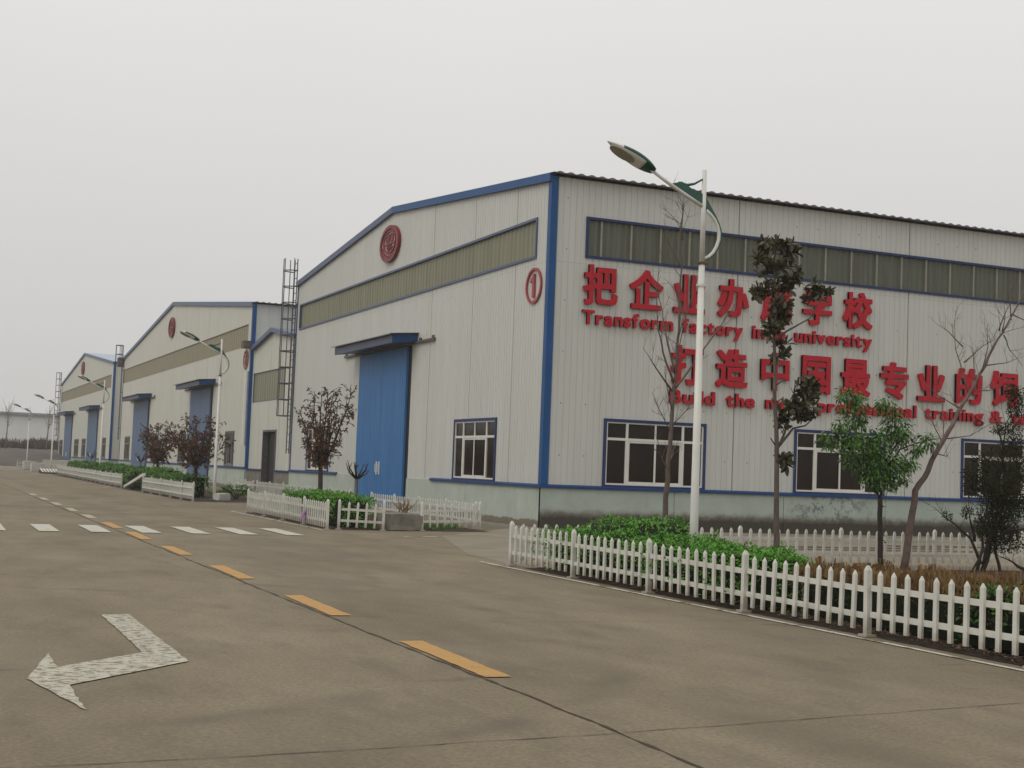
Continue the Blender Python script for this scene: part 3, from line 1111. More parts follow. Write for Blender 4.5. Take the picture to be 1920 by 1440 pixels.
def number_sign(cy, cz, r, ch, label, m):
    root = empty('number_sign', (XF, cy, cz), label, 'sign', 'circled red numbers on the front walls')
    mb = MB()
    oval(mb, cy, cz, r, r * .96, .012, .06, hole=.075, n=36)
    part('circle', mb, m, root, fix=True)
    if ch == '1':
        a = r * .62
        mb = MB()
        mb.prism([(cy - .085, cz - a), (cy - .085, cz + a), (cy + .03, cz + a), (cy + .06, cz + a * .78), (cy + .2, cz + a * .56), (cy + .2, cz + a * .28), (cy + .06, cz + a * .42), (cy + .06, cz - a)], XF - .07, XF - .012, 0)
        part('digit', mb, m, root, fix=True)
        return
    me = bold(ch, .0, .03, .03)
    xs = [v.co.x for v in me.vertices]
    ys = [v.co.y for v in me.vertices]
    zs = [v.co.z for v in me.vertices]
    hw = r * .42
    for v in me.vertices:
        v.co = (XF - .012 - (v.co.z - min(zs)) / (max(zs) - min(zs)) * .06,
                cy + hw - (v.co.x - min(xs)) / (max(xs) - min(xs)) * 2 * hw,
                cz - r * .62 + (v.co.y - min(ys)) / (max(ys) - min(ys)) * r * 1.24)
    me.materials.clear()
    me.materials.append(m)
    sign_part('digit', me, root)


number_sign(37.08, 7.08, .56, '1', 'red circled number 1 beside the blue corner trim', M['number'])
number_sign(75.65, 7.15, .56, '2', 'faded red circled number 2 at the cream factory corner', M['number_far'])


# ------------------------------------------------------------------ caged ladders
def ladder(x, y, z0, z1, label, cage0, wall=XF):
    root = empty('caged_ladder', (x, y, z0), label, 'ladder', 'caged steel ladders on the factory corners')
    for s in (-.26, .26):
        mb = MB()
        mb.tube([(x, y + s, z0), (x, y + s, z1)], .028, 6)
        part('side_rail', mb, M['steel'], root)
    rung = None
    k = 0
    z = z0 + .2
    while z < z1 - .1:
        if rung is None:
            mb = MB()
            mb.tube([(x, y - .24, z), (x, y + .24, z)], .02, 5)
            rung = part('rung', mb, M['steel'], root)
            zr = z
        else:
            c = rung.copy()
            COL.objects.link(c)
            c.parent = root
            c.location.z = rung.location.z + z - zr
        z += .36
    hoop = None
    z = cage0
    while z < z1 + .01:
        if hoop is None:
            mb = MB()
            mb.tube([(x - .42 * sin(pi * q / 10) * 1.45, y - .42 * cos(pi * q / 10), z) for q in range(11)], .028, 5)
            hoop = part('cage_hoop', mb, M['steel'], root)
            zh = z
        else:
            c = hoop.copy()
            COL.objects.link(c)
            c.parent = root
            c.location.z = hoop.location.z + z - zh
        z += .78
    for q in (1, 4, 6, 9):
        mb = MB()
        px, py = x - .42 * sin(pi * q / 10) * 1.45, y - .42 * cos(pi * q / 10)
        mb.tube([(px, py, cage0), (px, py, z1)], .024, 5)
        part('cage_bar', mb, M['steel'], root)
    mb = MB()
    for zz in (z0 + 1, (z0 + z1) / 2, z1 - 2.2):
        for s in (-.26, .26):
            mb.tube([(x, y + s, zz), (wall + .15, y + s - .3, zz)], .025, 5)
    part('bracket', mb, M['steel'], root)


ladder(XF - .08, 65.25, 2.0, 11.4, 'caged steel ladder at the left corner of the nearest factory above the annex', 3.8)
ladder(XF - .12, 125.0, 3.0, 11.3, 'caged steel ladder standing between the middle and farthest factories', 9.7, XF + .2)
ladder(XF - .1, 180.3, 2.5, 11.6, 'distant caged steel ladder at the far left end of the farthest factory', 3.8, XF + .2)


# ------------------------------------------------------------------ street lamps
def make_lamp():
    root = empty('street_lamp', (0, 0, 0), 'x', 'street lamp', 'curved white and green street lamps along the road')
    mb = MB()
    mb.tube([(0, 0, 0), (0, 0, 1.0), (0, 0, 4.84)], [.068, .064, .046], 16)
    part('lower_pole', mb, M['lamp'], root, True, world=False)
    mb = MB()
    mb.tube([(0, 0, 4.84), (0, 0, 6.27)], [.041, .035], 14)
    part('upper_pole', mb, M['lamp'], root, True, world=False)
    for z in (4.5, 4.84):
        mb = MB()
        mb.tube([(0, 0, z - .02), (0, 0, z + .02)], .055, 14)
        for s in (-1, 1):
            mb.tube([(s * .05, -.01, z), (s * .085, -.01, z)], .014, 6)
        part('collar', mb, M['rust'] if z > 4.7 else M['lamp'], root, False, world=False)
    mb = MB()
    mb.tube([(-.02, 0, 5.715), (-.30, 0, 5.845), (-.62, 0, 6.00), (-.93, 0, 6.165)], [.03, .03, .028, .026], 10)
    part('arm', mb, M['lamp'], root, True, world=False)
    bow = [(.05, 5.66), (.13, 5.60), (.20, 5.53), (.255, 5.44), (.285, 5.34), (.285, 5.23), (.25, 5.12), (.19, 5.02), (.12, 4.955), (.03, 4.91)]
    mb = MB()
    mb.tube([(x, 0, z) for x, z in bow], .027, 10)
    bw_ = part('bow', mb, M['lamp'], root, True, world=False)
    # green fin on the outside of the bow: wide at the pole, thin at the foot
    outer = [(.035, 5.86), (.13, 5.72), (.225, 5.585), (.295, 5.465), (.333, 5.345), (.33, 5.22), (.29, 5.10), (.22, 4.995), (.14, 4.925), (.03, 4.88)]
    mb = MB()
    n = len(bow)
    vs = []
    for (a, b), (c, d) in zip(bow, outer):
        vs += [(a, -.02, b), (c, -.012, d), (c, .012, d), (a, .02, b)]
    fs = [(0, 1, 2, 3), (4 * n - 1, 4 * n - 2, 4 * n - 3, 4 * n - 4)]
    for i in range(n - 1):
        for k in range(4):
            k2 = (k + 1) % 4
            fs.append((4 * i + k, 4 * i + k2, 4 * i + 4 + k2, 4 * i + 4 + k))
    mb.add(vs, fs)
    part('fin', mb, M['lamp_green'], bw_, False, True, world=False)
    # green gusset on top of the arm with the upper tie
    mb = MB()
    poly = [(-.56, 6.0), (-.40, 6.045), (-.33, 6.01), (-.20, 5.945), (-.10, 5.925), (-.035, 5.90), (-.035, 5.745), (-.30, 5.87)]
    mb.prism(poly, -.022, .022, 1)
    part('gusset', mb, M['lamp_green'], root, False, True, world=False)
    mb = MB()
    mb.tube([(-.44, 0, 6.028), (-.30, 0, 6.005), (-.17, 0, 6.04), (-.03, 0, 6.125)], [.02, .024, .018, .014], 8)
    part('tie', mb, M['lamp_green'], root, True, world=False)
    # head: a long leaf shaped shell
    p0, p1 = Vector((-.88, 0, 6.145)), Vector((-1.67, 0, 6.50))
    d = (p1 - p0).normalized()
    nrm = Vector((-d.z, 0, d.x))
    if nrm.z < 0:
        nrm = -nrm
    L = (p1 - p0).length
    tl = radians(-22)                 # the head hangs rolled a little towards the road end
    side = Vector((0, 1, 0)) * cos(tl) + nrm * sin(tl)
    nrm = nrm * cos(tl) - Vector((0, 1, 0)) * sin(tl)

    def shell(f0, f1, grow=0, low=.42):
        mb = MB()
        N, K = 14, 14
        vs, fs = [], []
        for i in range(N + 1):
            f = f0 + (f1 - f0) * i / N
            wd = .13 * (sin(pi * min(1, (f * .93 + .07)) ** .82) ** .75) + grow
            ht = .10 * (sin(pi * min(1, f * .95 + .05) ** .8) ** .8) + grow
            wd, ht = max(wd, .012), max(ht, .012)
            c = p0 + d * (L * f)
            for k in range(K):
                a = 2 * pi * k / K
                y, z = wd * cos(a), ht * sin(a)
                if z < 0:
                    z *= low
                vs.append(c + side * y + nrm * z)
        for i in range(N):
            for k in range(K):
                k2 = (k + 1) % K
                fs.append((i * K + k, i * K + k2, (i + 1) * K + k2, (i + 1) * K + k))
        fs.append(tuple(range(K)))
        fs.append(tuple(N * K + k for k in range(K)))
        mb.add(vs, fs)
        return mb
    hd = part('lamp_head', shell(0, .72, .006), M['lamp_green'], root, True, True, world=False)
    part('shell', shell(.24, 1, 0, .55), M['lamp'], hd, True, True, world=False)
    mb = MB()
    vs = []
    c0 = p0 + d * (L * .67) - nrm * .053
    for k in range(20):
        a = 2 * pi * k / 20
        vs.append(c0 + d * (.225 * cos(a)) + side * (.09 * sin(a)))
    vs2 = [v - nrm * .012 for v in vs]
    mb.add(vs + vs2, [tuple(range(20)), tuple(range(39, 19, -1))] + [(k, (k + 1) % 20, 20 + (k + 1) % 20, 20 + k) for k in range(20)])
    part('lens', mb, M['lens'], hd, False, True, world=False)
    mb = MB()
    mb.box((-.17, -.17, 0), (.17, .17, .02))
    for a in (-.12, .12):
        for b in (-.12, .12):
            mb.tube([(a, b, .02), (a, b, .06)], .015, 6)
    part('base_plate', mb, M['lamp'], root, world=False)
    return root


lamp = make_lamp()
LAMPS = [(17.95, 'tall nearest street lamp rising from the green hedge'), (53.7, 'second street lamp beside the brown-leaved trees, against the cream factory'),
         (89.5, 'middle street lamp in front of the farthest factory'), (122.5, 'street lamp at the left end of the farthest factory'), (149.5, 'farthest tiny street lamp by the dark field')]
for i, (y, lab) in enumerate(LAMPS):
    o = lamp if i == 0 else link_copy(lamp)
    o.location = (10.8, y, 0)
    o['label'] = lab


# ------------------------------------------------------------------ white picket fences
def picket(mb, x, z0=.075, z1=.69, wd=.0265, dp=.015):
    mb.box((x - wd, -dp - .02, z0), (x + wd, dp - .02, z1 - .045))
    zb, zt = z1 - .045, z1
    mb.add([(x - wd, -dp - .02, zb), (x + wd, -dp - .02, zb), (x + wd, dp - .02, zb), (x - wd, dp - .02, zb), (x - wd * .35, -.02, zt), (x + wd * .35, -.02, zt)],
           [(0, 1, 5, 4), (1, 2, 5), (2, 3, 4, 5), (3, 0, 4)])


def post_mesh():
    mb = MB()
    a = .031
    mb.box((-a, -a, .025), (a, a, .69))
    zb, zt = .69, .74
    mb.add([(-a, -a, zb), (a, -a, zb), (a, a, zb), (-a, a, zb), (-.012, -.012, zt), (.012, -.012, zt), (.012, .012, zt), (-.012, .012, zt)],
           [(0, 1, 5, 4), (1, 2, 6, 5), (2, 3, 7, 6), (3, 0, 4, 7), (4, 5, 6, 7)])
    mb.box((-.068, -.068, .0), (.068, .068, .025))
    return mb.mesh('post', M['pvc'])


def panel_mesh(L, n, miss=()):
    mb = MB()
    for z in (.225, .50):
        mb.box((.04, -.006, z - .03), (L - .04, .026, z + .03))
    for k in range(1, n + 1):
        if k in miss:
            continue
        picket(mb, L * k / (n + 1))
    return mb.mesh('picket_panel', M['pvc'])


POST = post_mesh()
PANELS = {}


def fence(label, p0, p1, npan, n=10, miss=None, group='white picket fences round the planting beds', tilt=0, last=True, first=True, sag=0):
    d = Vector((p1[0] - p0[0], p1[1] - p0[1], 0))
    L = d.length / npan
    rz = math.atan2(d.y, d.x)
    root = empty('picket_fence', (p0[0], p0[1], .004), label, 'fence', group, rz)
    for k in range(npan + 1):
        if (k == npan and not last) or (k == 0 and not first):
            continue
        o = bpy.data.objects.new('post', POST)
        COL.objects.link(o)
        o.parent = root
        o.location = (k * L, 0, 0)
        o.rotation_euler = (random.uniform(-.012, .012) + tilt * .3, random.uniform(-.012, .012), 0)
        if k < npan:
            ms = tuple(miss.get(k, ())) if miss else ()
            key = (round(L, 3), n, ms)
            if key not in PANELS:
                PANELS[key] = panel_mesh(L, n, ms)
            o = bpy.data.objects.new('picket_panel', PANELS[key])
            COL.objects.link(o)
            o.parent = root
            o.location = (k * L, 0, random.uniform(-.008, .008))
            o.rotation_euler = (random.uniform(-.035, .035) + tilt, random.uniform(-.009, .009) + sag, random.uniform(-.004, .004))
    return root


fence('white picket fence along the road in front of the big green hedge', (9.3, 21.3), (9.3, 7.2), 6)
fence('white picket fence at the back of the near bed, behind the tree trunks', (9.42, 21.6), (30.55, 22.55), 9)
fence('short white picket fence with a purple bag, beside the pedestrian crossing', (9.5, 42.0), (9.24, 32.3), 4, n=10)
fence('leaning white fence panel left of the grey concrete block, some pickets missing', (9.62, 32.62), (10.7, 32.46), 1, n=4, tilt=.06, sag=.03)
fence('white fence panels right of the grey concrete block', (11.8, 32.7), (13.9, 34.05), 1, n=7, tilt=-.03)
fence('white picket fence in front of the blue sliding door, behind the concrete block', (13.9, 34.3), (13.75, 43.0), 4, tilt=-.05)
fence('white picket fence in front of the annex doorway', (14.25, 66.1), (14.1, 46.6), 8, n=10, miss={0: range(1, 11), 1: range(1, 11)})
fence('white picket fence between the slanted board and the second lamp, under the brown trees', (9.55, 51.3), (9.5, 63.1), 5)
fence('long white picket fence running far along the road under the clipped hedge', (9.55, 70.2), (10.0, 108.0), 16)
fence('short white fence remnant behind the brown-leaved trees', (13.8, 60.2), (13.8, 62.6), 1)
fence('short white fence piece glimpsed left of the second lamp, before the blue door', (13.8, 70.6), (13.8, 73.0), 1)
fence('distant low white fence closing the road end near the farthest lamp', (9.2, 139), (14.5, 141.5), 3)


# ------------------------------------------------------------------ vegetation helpers
def rvec():
    while True:
        v = Vector((random.uniform(-1, 1), random.uniform(-1, 1), random.uniform(-1, 1)))
        if .05 < v.length < 1:
            return v.normalized()


def leaf(mb, p, d, L, W, droop=0.0, nrm=None):
    """pointed leaf folded a little along its middle"""
    d = d.normalized()
    n = nrm or rvec()
    s = d.cross(n)
    if s.length < 1e-4:
        s = d.orthogonal()
    s.normalize()
    n = s.cross(d)
    mid = p + d * (L * .45)
    tip = p + d * L - Vector((0, 0, droop * L))
    e = n * (W * .18)
    mb.add([p, mid + s * (W / 2) + e, tip, mid - s * (W / 2) + e, mid], [(0, 1, 4), (1, 2, 4), (2, 3, 4), (3, 0, 4)])


def broad_leaf(mb, p, d, L, W, nrm):
    d = d.normalized()
    s = d.cross(nrm)
    if s.length < 1e-4:
        s = d.orthogonal()
    s.normalize()
    n = s.cross(d)
    e = n * (W * .16)
    q = [p, p + d * (L * .3) + s * (W * .38) + e, p + d * (L * .62) + s * (W * .5) + e, p + d * (L * .9) + s * (W * .28), p + d * L - n * (L * .08),
         p + d * (L * .9) - s * (W * .28), p + d * (L * .62) - s * (W * .5) + e, p + d * (L * .3) - s * (W * .38) + e]
    mb.add(q + [p + d * (L * .55)], [(k, (k + 1) % 8, 8) for k in range(8)])


def crown_mesh(blobs, Y, n_per, size, asp, style='droop', yr=1.0, mb=None):
    mb = mb or MB()
    for (x, z, r) in blobs:
        cy = Y + random.uniform(-.5, .5) * yr * r * 1.2
        n = int(n_per * r * r)
        for _ in range(n):
            v = rvec() * (random.random() ** .45)
            p = Vector((x, cy, z)) + Vector((v.x * r, v.y * r * 1.1, v.z * r * .92))
            if style == 'droop':
                dd = Vector((v.x, v.y, v.z * .4 - .35)) + rvec() * .55
                leaf(mb, p, dd, size * random.uniform(.7, 1.3), size * asp, .25, Vector((0, 0, 1)) + rvec() * .6)
            else:
                leaf(mb, p, v + rvec() * .9, size * random.uniform(.6, 1.3), size * asp)
    return mb


def limb(mb, pts2, Y, r0, r1, ydev=0, n=6, y0=0, wob=.012):
    """pts2: (x, z) list; the limb swings by ydev out of the plane towards its end"""
    P = []
    m = len(pts2) - 1
    for i, (x, z) in enumerate(pts2):
        f = i / m
        P.append(Vector((x, Y + y0 + ydev * f, z)))
    Q, Rr = [], []
    for i in range(m):
        for k in range(3):
            f = k / 3
            q = P[i].lerp(P[i + 1], f)
            if not (i == 0 and k == 0):
                q += Vector((noise.noise(q * 3.1), noise.noise(q * 3.1 + Vector((9, 0, 0))), 0)) * wob * 2
            Q.append(q)
            Rr.append(r1 + (r0 - r1) * (1 - (i + f) / m) ** 1.35)
    Q.append(P[-1])
    Rr.append(r1)
    mb.tube(Q, Rr, n)
    return Q, Rr


def twigs(mb, Q, Rr, density, L, lo=.25, r=.006, spread=.9, up_=.5, sub=2, dirv=None):
    """side shoots along a limb"""
    for i in range(1, len(Q)):
        if i / len(Q) < lo:
            continue
        if random.random() > density:
            continue
        ax = (Q[i] - Q[i - 1]).normalized()
        d = (ax * (1 - spread * .4) + rvec() * spread + Vector((0, 0, up_))).normalized()
        l = L * random.uniform(.5, 1.2)
        p = Q[i]
        pts = [p]
        for k in range(3):
            d = (d + rvec() * .16 + Vector((0, 0, .08))).normalized()
            pts.append(pts[-1] + d * l / 3)
        rr = min(r, Rr[i] * .7)
        mb.tube(pts, [rr, rr * .8, rr * .6, rr * .35], 4, False)
        for k in range(sub):
            j = random.choice((1, 2))
            d2 = (d + rvec() * .9).normalized()
            q = pts[j]
            mb.tube([q, q + d2 * l * .25, q + d2 * l * .42 + Vector((0, 0, .03))], [rr * .6, rr * .45, rr * .3], 4, False)


# ---- bare sapling behind the lamp
bt = empty('bare_tree', (11.76, 20.5, 0), 'slim leafless tree just left of the nearest lamp pole', 'tree', 'leafless trees')
BL = [[(11.76,.01),(11.76,.64),(11.77,1.54),(11.82,2.45),(11.87,3.36),(11.91,4.1),(11.93,5.02),(11.92,5.76),(11.93,6.3)],
[(11.86,3.18),(11.59,3.71),(11.45,4.06),(11.37,4.6),(11.37,5.15)],[(11.84,3.04),(11.44,3.43),(11.14,3.72)],[(11.87,3.36),(11.74,3.9),(11.69,4.45),(11.54,4.98)],
[(11.84,3.04),(12.23,3.48),(12.64,3.97),(12.95,4.32),(13.27,4.67),(13.41,5.08)],[(12.53,3.87),(12.6,4.34),(12.68,5.14)],[(11.89,3.55),(11.93,4.28),(12.0,4.84),(12.06,5.22)],
[(11.89,3.91),(12.19,4.49),(12.36,5.06)],[(11.92,5.2),(11.68,5.55),(11.6,5.73)],[(11.93,5.67),(11.74,5.93),(11.57,6.15)],[(11.92,5.85),(12.03,6.1),(12.1,6.21)],
[(11.76,1.72),(11.57,1.98),(11.48,2.2)],[(11.8,1.79),(12.07,1.98),(12.3,2.08)],[(11.81,2.36),(11.58,2.62),(11.41,2.79),(11.23,2.98)],[(11.81,2.45),(11.99,2.73),(12.08,2.81)],[(11.83,2.72),(11.61,3.03),(11.42,3.33),(11.29,3.42)]]
mt, ml = MB(), MB()
Q, Rr = limb(mt, BL[0], 20.5, .062, .008, n=8, wob=.02)
twigs(ml, Q, Rr, .8, .6, .25)
part('trunk', mt, M['bark'], bt, True)
for i, l in enumerate(BL[1:]):
    yd = random.uniform(-.9, .9)
    if l[0][0] > 12.4:
        Q, Rr = limb(ml, l, 20.5 + .25, .012, .004, .4, 5)
    else:
        Q, Rr = limb(ml, l, 20.5, .022 if i < 5 else .011, .004, .5 if i == 3 else yd, 5)
    twigs(ml, Q, Rr, .8, .4, .15, .005)
part('branches', ml, M['bark_red'], bt, True).name = 'bare_crown'

# ---- magnolia
mg = empty('magnolia_tree', (13.37, 19.5, 0), 'tall thin magnolia with sparse clumps of dark leathery leaves', 'tree')
GL = [[(13.37,0),(13.35,.42),(13.32,1.07),(13.3,2.02),(13.23,2.85),(13.19,3.77),(13.19,4.5),(13.14,5.33),(13.22,5.54)],
[(13.32,2.16),(13.49,2.4),(13.6,2.6),(13.75,3.01),(13.82,3.28)],[(13.34,2.19),(13.65,2.49),(13.92,2.55),(14.1,2.69)],[(13.24,3.94),(13.36,4.11),(13.75,4.35),(13.98,4.8)],
[(13.2,4.27),(13.39,4.42),(13.66,4.61)],[(13.17,4.83),(12.98,5.02),(12.78,5.13)],[(13.31,1.96),(13.47,1.93),(13.52,1.98)]]
mt = MB()
limb(mt, GL[0], 19.5, .062, .015, n=9, wob=.012)
for l in GL[1:]:
    limb(mt, l, 19.5, .026, .009, random.uniform(-.3, .3), 6)
for z, s in ((2.9, 1), (2.87, -1), (2.2, -1), (3.2, 1)):
    mt.tube([(13.25, 19.5, z), (13.25 + s * .12, 19.45, z + .1)], .012, 5)
part('trunk', mt, M['bark'], mg, True)
GB = [(12.96,5.51,.15),(13.32,5.55,.15),(12.81,5.3,.12),(13.17,5.13,.2),(13.57,5.07,.15),(13.02,4.82,.17),(13.34,4.88,.18),(13.94,4.87,.17),(14.14,4.82,.13),(13.19,4.57,.17),(13.47,4.52,.18),(13.31,4.31,.2),(13.16,4.17,.15),(13.05,4.09,.1),(13.37,3.82,.12),(13.29,3.68,.08),(13.86,3.25,.18),(13.79,3.04,.23),(13.64,2.87,.18),(13.91,2.95,.15),(13.84,2.74,.18),(13.4,2.66,.12),(13.41,2.52,.07),(13.37,1.96,.08),(13.53,1.85,.05),(12.87,4.71,.1),(13.4,5.42,.15)]
mb = MB()
for x, z, r in GB:
    for _ in range(max(1, int(r * 44))):
        c = Vector((x, 19.5 + random.uniform(-1, 1) * r * .9, z)) + rvec() * r * .55
        ax = (Vector((c.x - x, c.y - 19.5, .25)) + rvec() * .5).normalized()
        for k in range(random.randint(7, 10)):
            dd = (ax * random.uniform(.1, .8) + rvec()).normalized()
            broad_leaf(mb, c, dd, random.uniform(.12, .20), random.uniform(.06, .085), ax)
part('crown', mb, M['magnolia'], mg)

# ---- green leafy tree
gt = empty('leafy_tree', (16.37, 20.6, 0), 'small bushy tree with fresh green leaves, forked crown before the middle window', 'tree')
TL = [[(16.37,-.01),(16.33,.9),(16.32,1.36)],[(16.32,1.36),(16.01,1.67),(15.65,2.18),(15.48,2.56),(15.43,3.13)],[(16.32,1.36),(16.4,1.77),(16.47,2.21),(16.43,3.05)],[(16.42,1.86),(16.69,2.26),(17.02,2.4),(17.42,2.5)],
[(16.05,1.65),(15.65,2.08),(15.09,2.35)],[(16.36,1.54),(16.71,1.67),(17.01,1.75)],[(16.43,2.03),(16.69,2.47),(16.81,2.69)],[(15.96,1.75),(15.9,2.37),(15.81,2.75)],[(15.69,2.15),(15.39,2.41),(15.34,2.64)]]
mt = MB()
limb(mt, TL[0], 20.6, .05, .045, n=8)
for l in TL[1:]:
    limb(mt, l, 20.6, .022, .006, random.uniform(-.35, .35), 6)
part('trunk', mt, M['bark_dark'], gt, True)
TB = [(15.45,3.2,.16),(15.64,3.18,.14),(15.46,2.94,.1),(15.73,3.06,.16),(15.85,2.84,.19),(16.43,3.1,.16),(16.5,2.93,.18),(15.38,2.64,.16),(15.22,2.37,.19),(15.6,2.35,.26),(15.95,2.09,.32),(16.25,2.38,.32),(16.68,2.67,.27),(16.43,2.03,.35),(16.82,2.48,.21),(17.29,2.43,.2),(17.09,2.26,.13),(16.7,1.87,.27),(16.92,2.02,.2),(16.22,1.71,.26),(16.93,1.7,.11),(16.6,1.6,.16),(16.05,1.76,.18),(15.81,2.68,.16)]
mb = crown_mesh(TB, 20.6, 3500, .10, .42, 'droop', 1.2)
for k in range(9):
    leaf(mb, Vector((16.36 + random.uniform(-.02, .05), 20.58, random.uniform(.55, 1.25))), rvec() + Vector((.6, -.4, 0)), .08, .035)
part('crown', mb, M['maple'], gt)

# ---- leaning leafless tree
lt = empty('bare_tree', (16.87, 20.6, 0), 'leafless tree leaning to the right beside the bushy green tree', 'tree', 'leafless trees')
LL = [[(16.87,-.02),(17.04,.87),(17.13,1.51),(17.41,1.89),(17.76,2.49),(18.04,2.89),(18.33,3.36),(18.74,3.95),(19.0,4.43),(19.14,4.6),(19.59,5.3),(19.86,5.96)],
[(17.76,2.49),(17.86,2.69),(17.94,3.02),(18.01,3.35)],[(17.73,2.43),(17.65,2.8),(17.44,3.12)],[(17.86,2.51),(18.23,2.58),(18.86,2.96)],[(18.33,3.42),(18.2,3.99),(18.18,4.23),(18.22,4.77),(18.41,5.11)],
[(18.39,3.45),(18.94,3.48),(19.44,3.64)],[(18.74,3.95),(19.28,4.04),(19.7,4.19)],[(19.06,4.65),(18.96,4.95),(18.93,5.21)],[(19.14,4.63),(19.17,4.86),(19.14,5.15)],[(19.18,4.57),(19.45,4.29),(19.83,4.02)],
[(18.19,4.27),(17.98,4.56),(17.85,4.71)],[(18.21,3.97),(18.5,4.3),(18.58,4.4)],[(17.53,2.12),(17.38,2.33),(17.25,2.45)],[(17.6,2.22),(18.04,2.18),(18.31,2.27)],[(18.52,3.66),(18.61,4.1),(18.76,4.42)],
[(18.64,3.79),(18.7,4.31),(18.56,4.71)],[(18.14,3.1),(17.75,3.33),(17.6,3.58)],[(19.41,4.98),(19.75,4.91),(19.96,4.71)],[(19.35,4.87),(19.31,5.29),(19.37,5.6)]]
mt, ml = MB(), MB()
Q, Rr = limb(mt, LL[0], 20.6, .072, .012, n=8, wob=.02)
twigs(ml, Q, Rr, .55, .5, .3)
part('trunk', mt, M['bark_red'], lt, True)
for l in LL[1:]:
    Q, Rr = limb(ml, l, 20.6, .015, .004, random.uniform(-.5, .5), 5)
    twigs(ml, Q, Rr, .8, .38, .15, .005)
part('bare_crown', ml, M['bark_red'], lt, True)

# ---- tree beyond the right edge whose bare twigs reach in
rtr = empty('bare_tree', (21.0, 20.4, 0), 'leafless tree at the right edge whose bare twigs reach above the eave', 'tree', 'leafless trees')
mt, ml = MB(), MB()
Q, Rr = limb(mt, [(21.0, -.02), (20.95, 2), (20.8, 4), (20.55, 6), (20.35, 7.6)], 20.4, .07, .012, n=8, wob=.03)
part('trunk', mt, M['bark'], rtr, True)
for l in ([(20.6, 5.6), (20.2, 6.3), (19.85, 6.95)], [(20.5, 6.2), (20.1, 6.5), (19.62, 6.66)], [(20.85, 3.4), (20.3, 4.0), (19.95, 4.6), (19.6, 5.2)], [(20.9, 2.8), (20.3, 3.3), (19.9, 4.2), (19.75, 5.0)], [(20.9, 2.4), (20.2, 2.9), (19.85, 3.5)]):
    Q, Rr = limb(ml, l, 20.4, .02, .004, random.uniform(-.4, .4), 5)
    twigs(ml, Q, Rr, .35, .4, .3)
part('bare_crown', ml, M['bark_red'], rtr, True)

# ---- dark dense shrub tree at the right edge
dt = empty('dark_shrub', (18.6, 20.5, 0), 'tall dark many-stemmed bush at the right edge before the last window', 'shrub')
DL = [[(18.6,-.06),(18.81,.53),(19.12,1.06),(19.19,1.95),(19.4,2.85),(19.49,3.28)],[(18.53,.04),(18.67,.7),(18.8,1.3),(18.83,1.94)],[(19.1,.01),(19.02,.53),(19.05,1.24),(19.33,1.95)],[(18.62,.18),(18.36,.66),(18.0,.92),(17.8,1.07)],
[(18.64,.04),(18.9,.6),(19.39,1.25),(19.66,1.61)],[(18.69,.18),(18.72,.88),(18.43,1.57),(18.2,1.91)],[(18.86,.6),(19.21,.82),(19.58,.9)],[(18.45,.6),(18.33,.94),(18.22,1.15)],[(19.15,1.95),(19.09,2.44),(18.92,3.0)],[(19.69,.08),(19.41,.22),(19.13,.33)],
[(18.66,0),(18.95,.7),(19.25,1.5),(19.3,2.4)],[(18.7,.1),(19.0,.9),(18.95,1.7),(18.8,2.3)]]
mt = MB()
for l in DL:
    Q, Rr = limb(mt, l, 20.5, .036, .007, random.uniform(-.4, .4), 6, wob=.04)
    twigs(mt, Q, Rr, .95, .5, .25, .006, .8, .45, 3)
mt.tube([(18.22, 20.35, -.02), (18.63, 20.42, .46), (19.03, 20.5, .89)], .02, 6)
part('stems', mt, M['bark_dark'], dt, True).name = 'trunk'
DB = [(19.11,1.66,.46),(19.02,1.24,.39),(19.44,1.25,.32),(19.12,.89,.39),(18.34,1.85,.21),(18.78,2.11,.28),(19.32,2.31,.32),(19.31,2.73,.21),(19.44,3.1,.18),(18.95,2.72,.11),(18.22,1.15,.12),(17.82,1.07,.08),(18.67,.88,.21),(18.39,1.61,.21),(18.75,1.58,.28),(19.56,1.96,.29),(18.9,.57,.21),(19.4,.61,.25),(19.55,3.4,.2),(19.3,3.5,.12)]
part('crown', crown_mesh(DB, 20.5, 8500, .06, .45, 'any', 1.0), M['darkleaf'], dt)


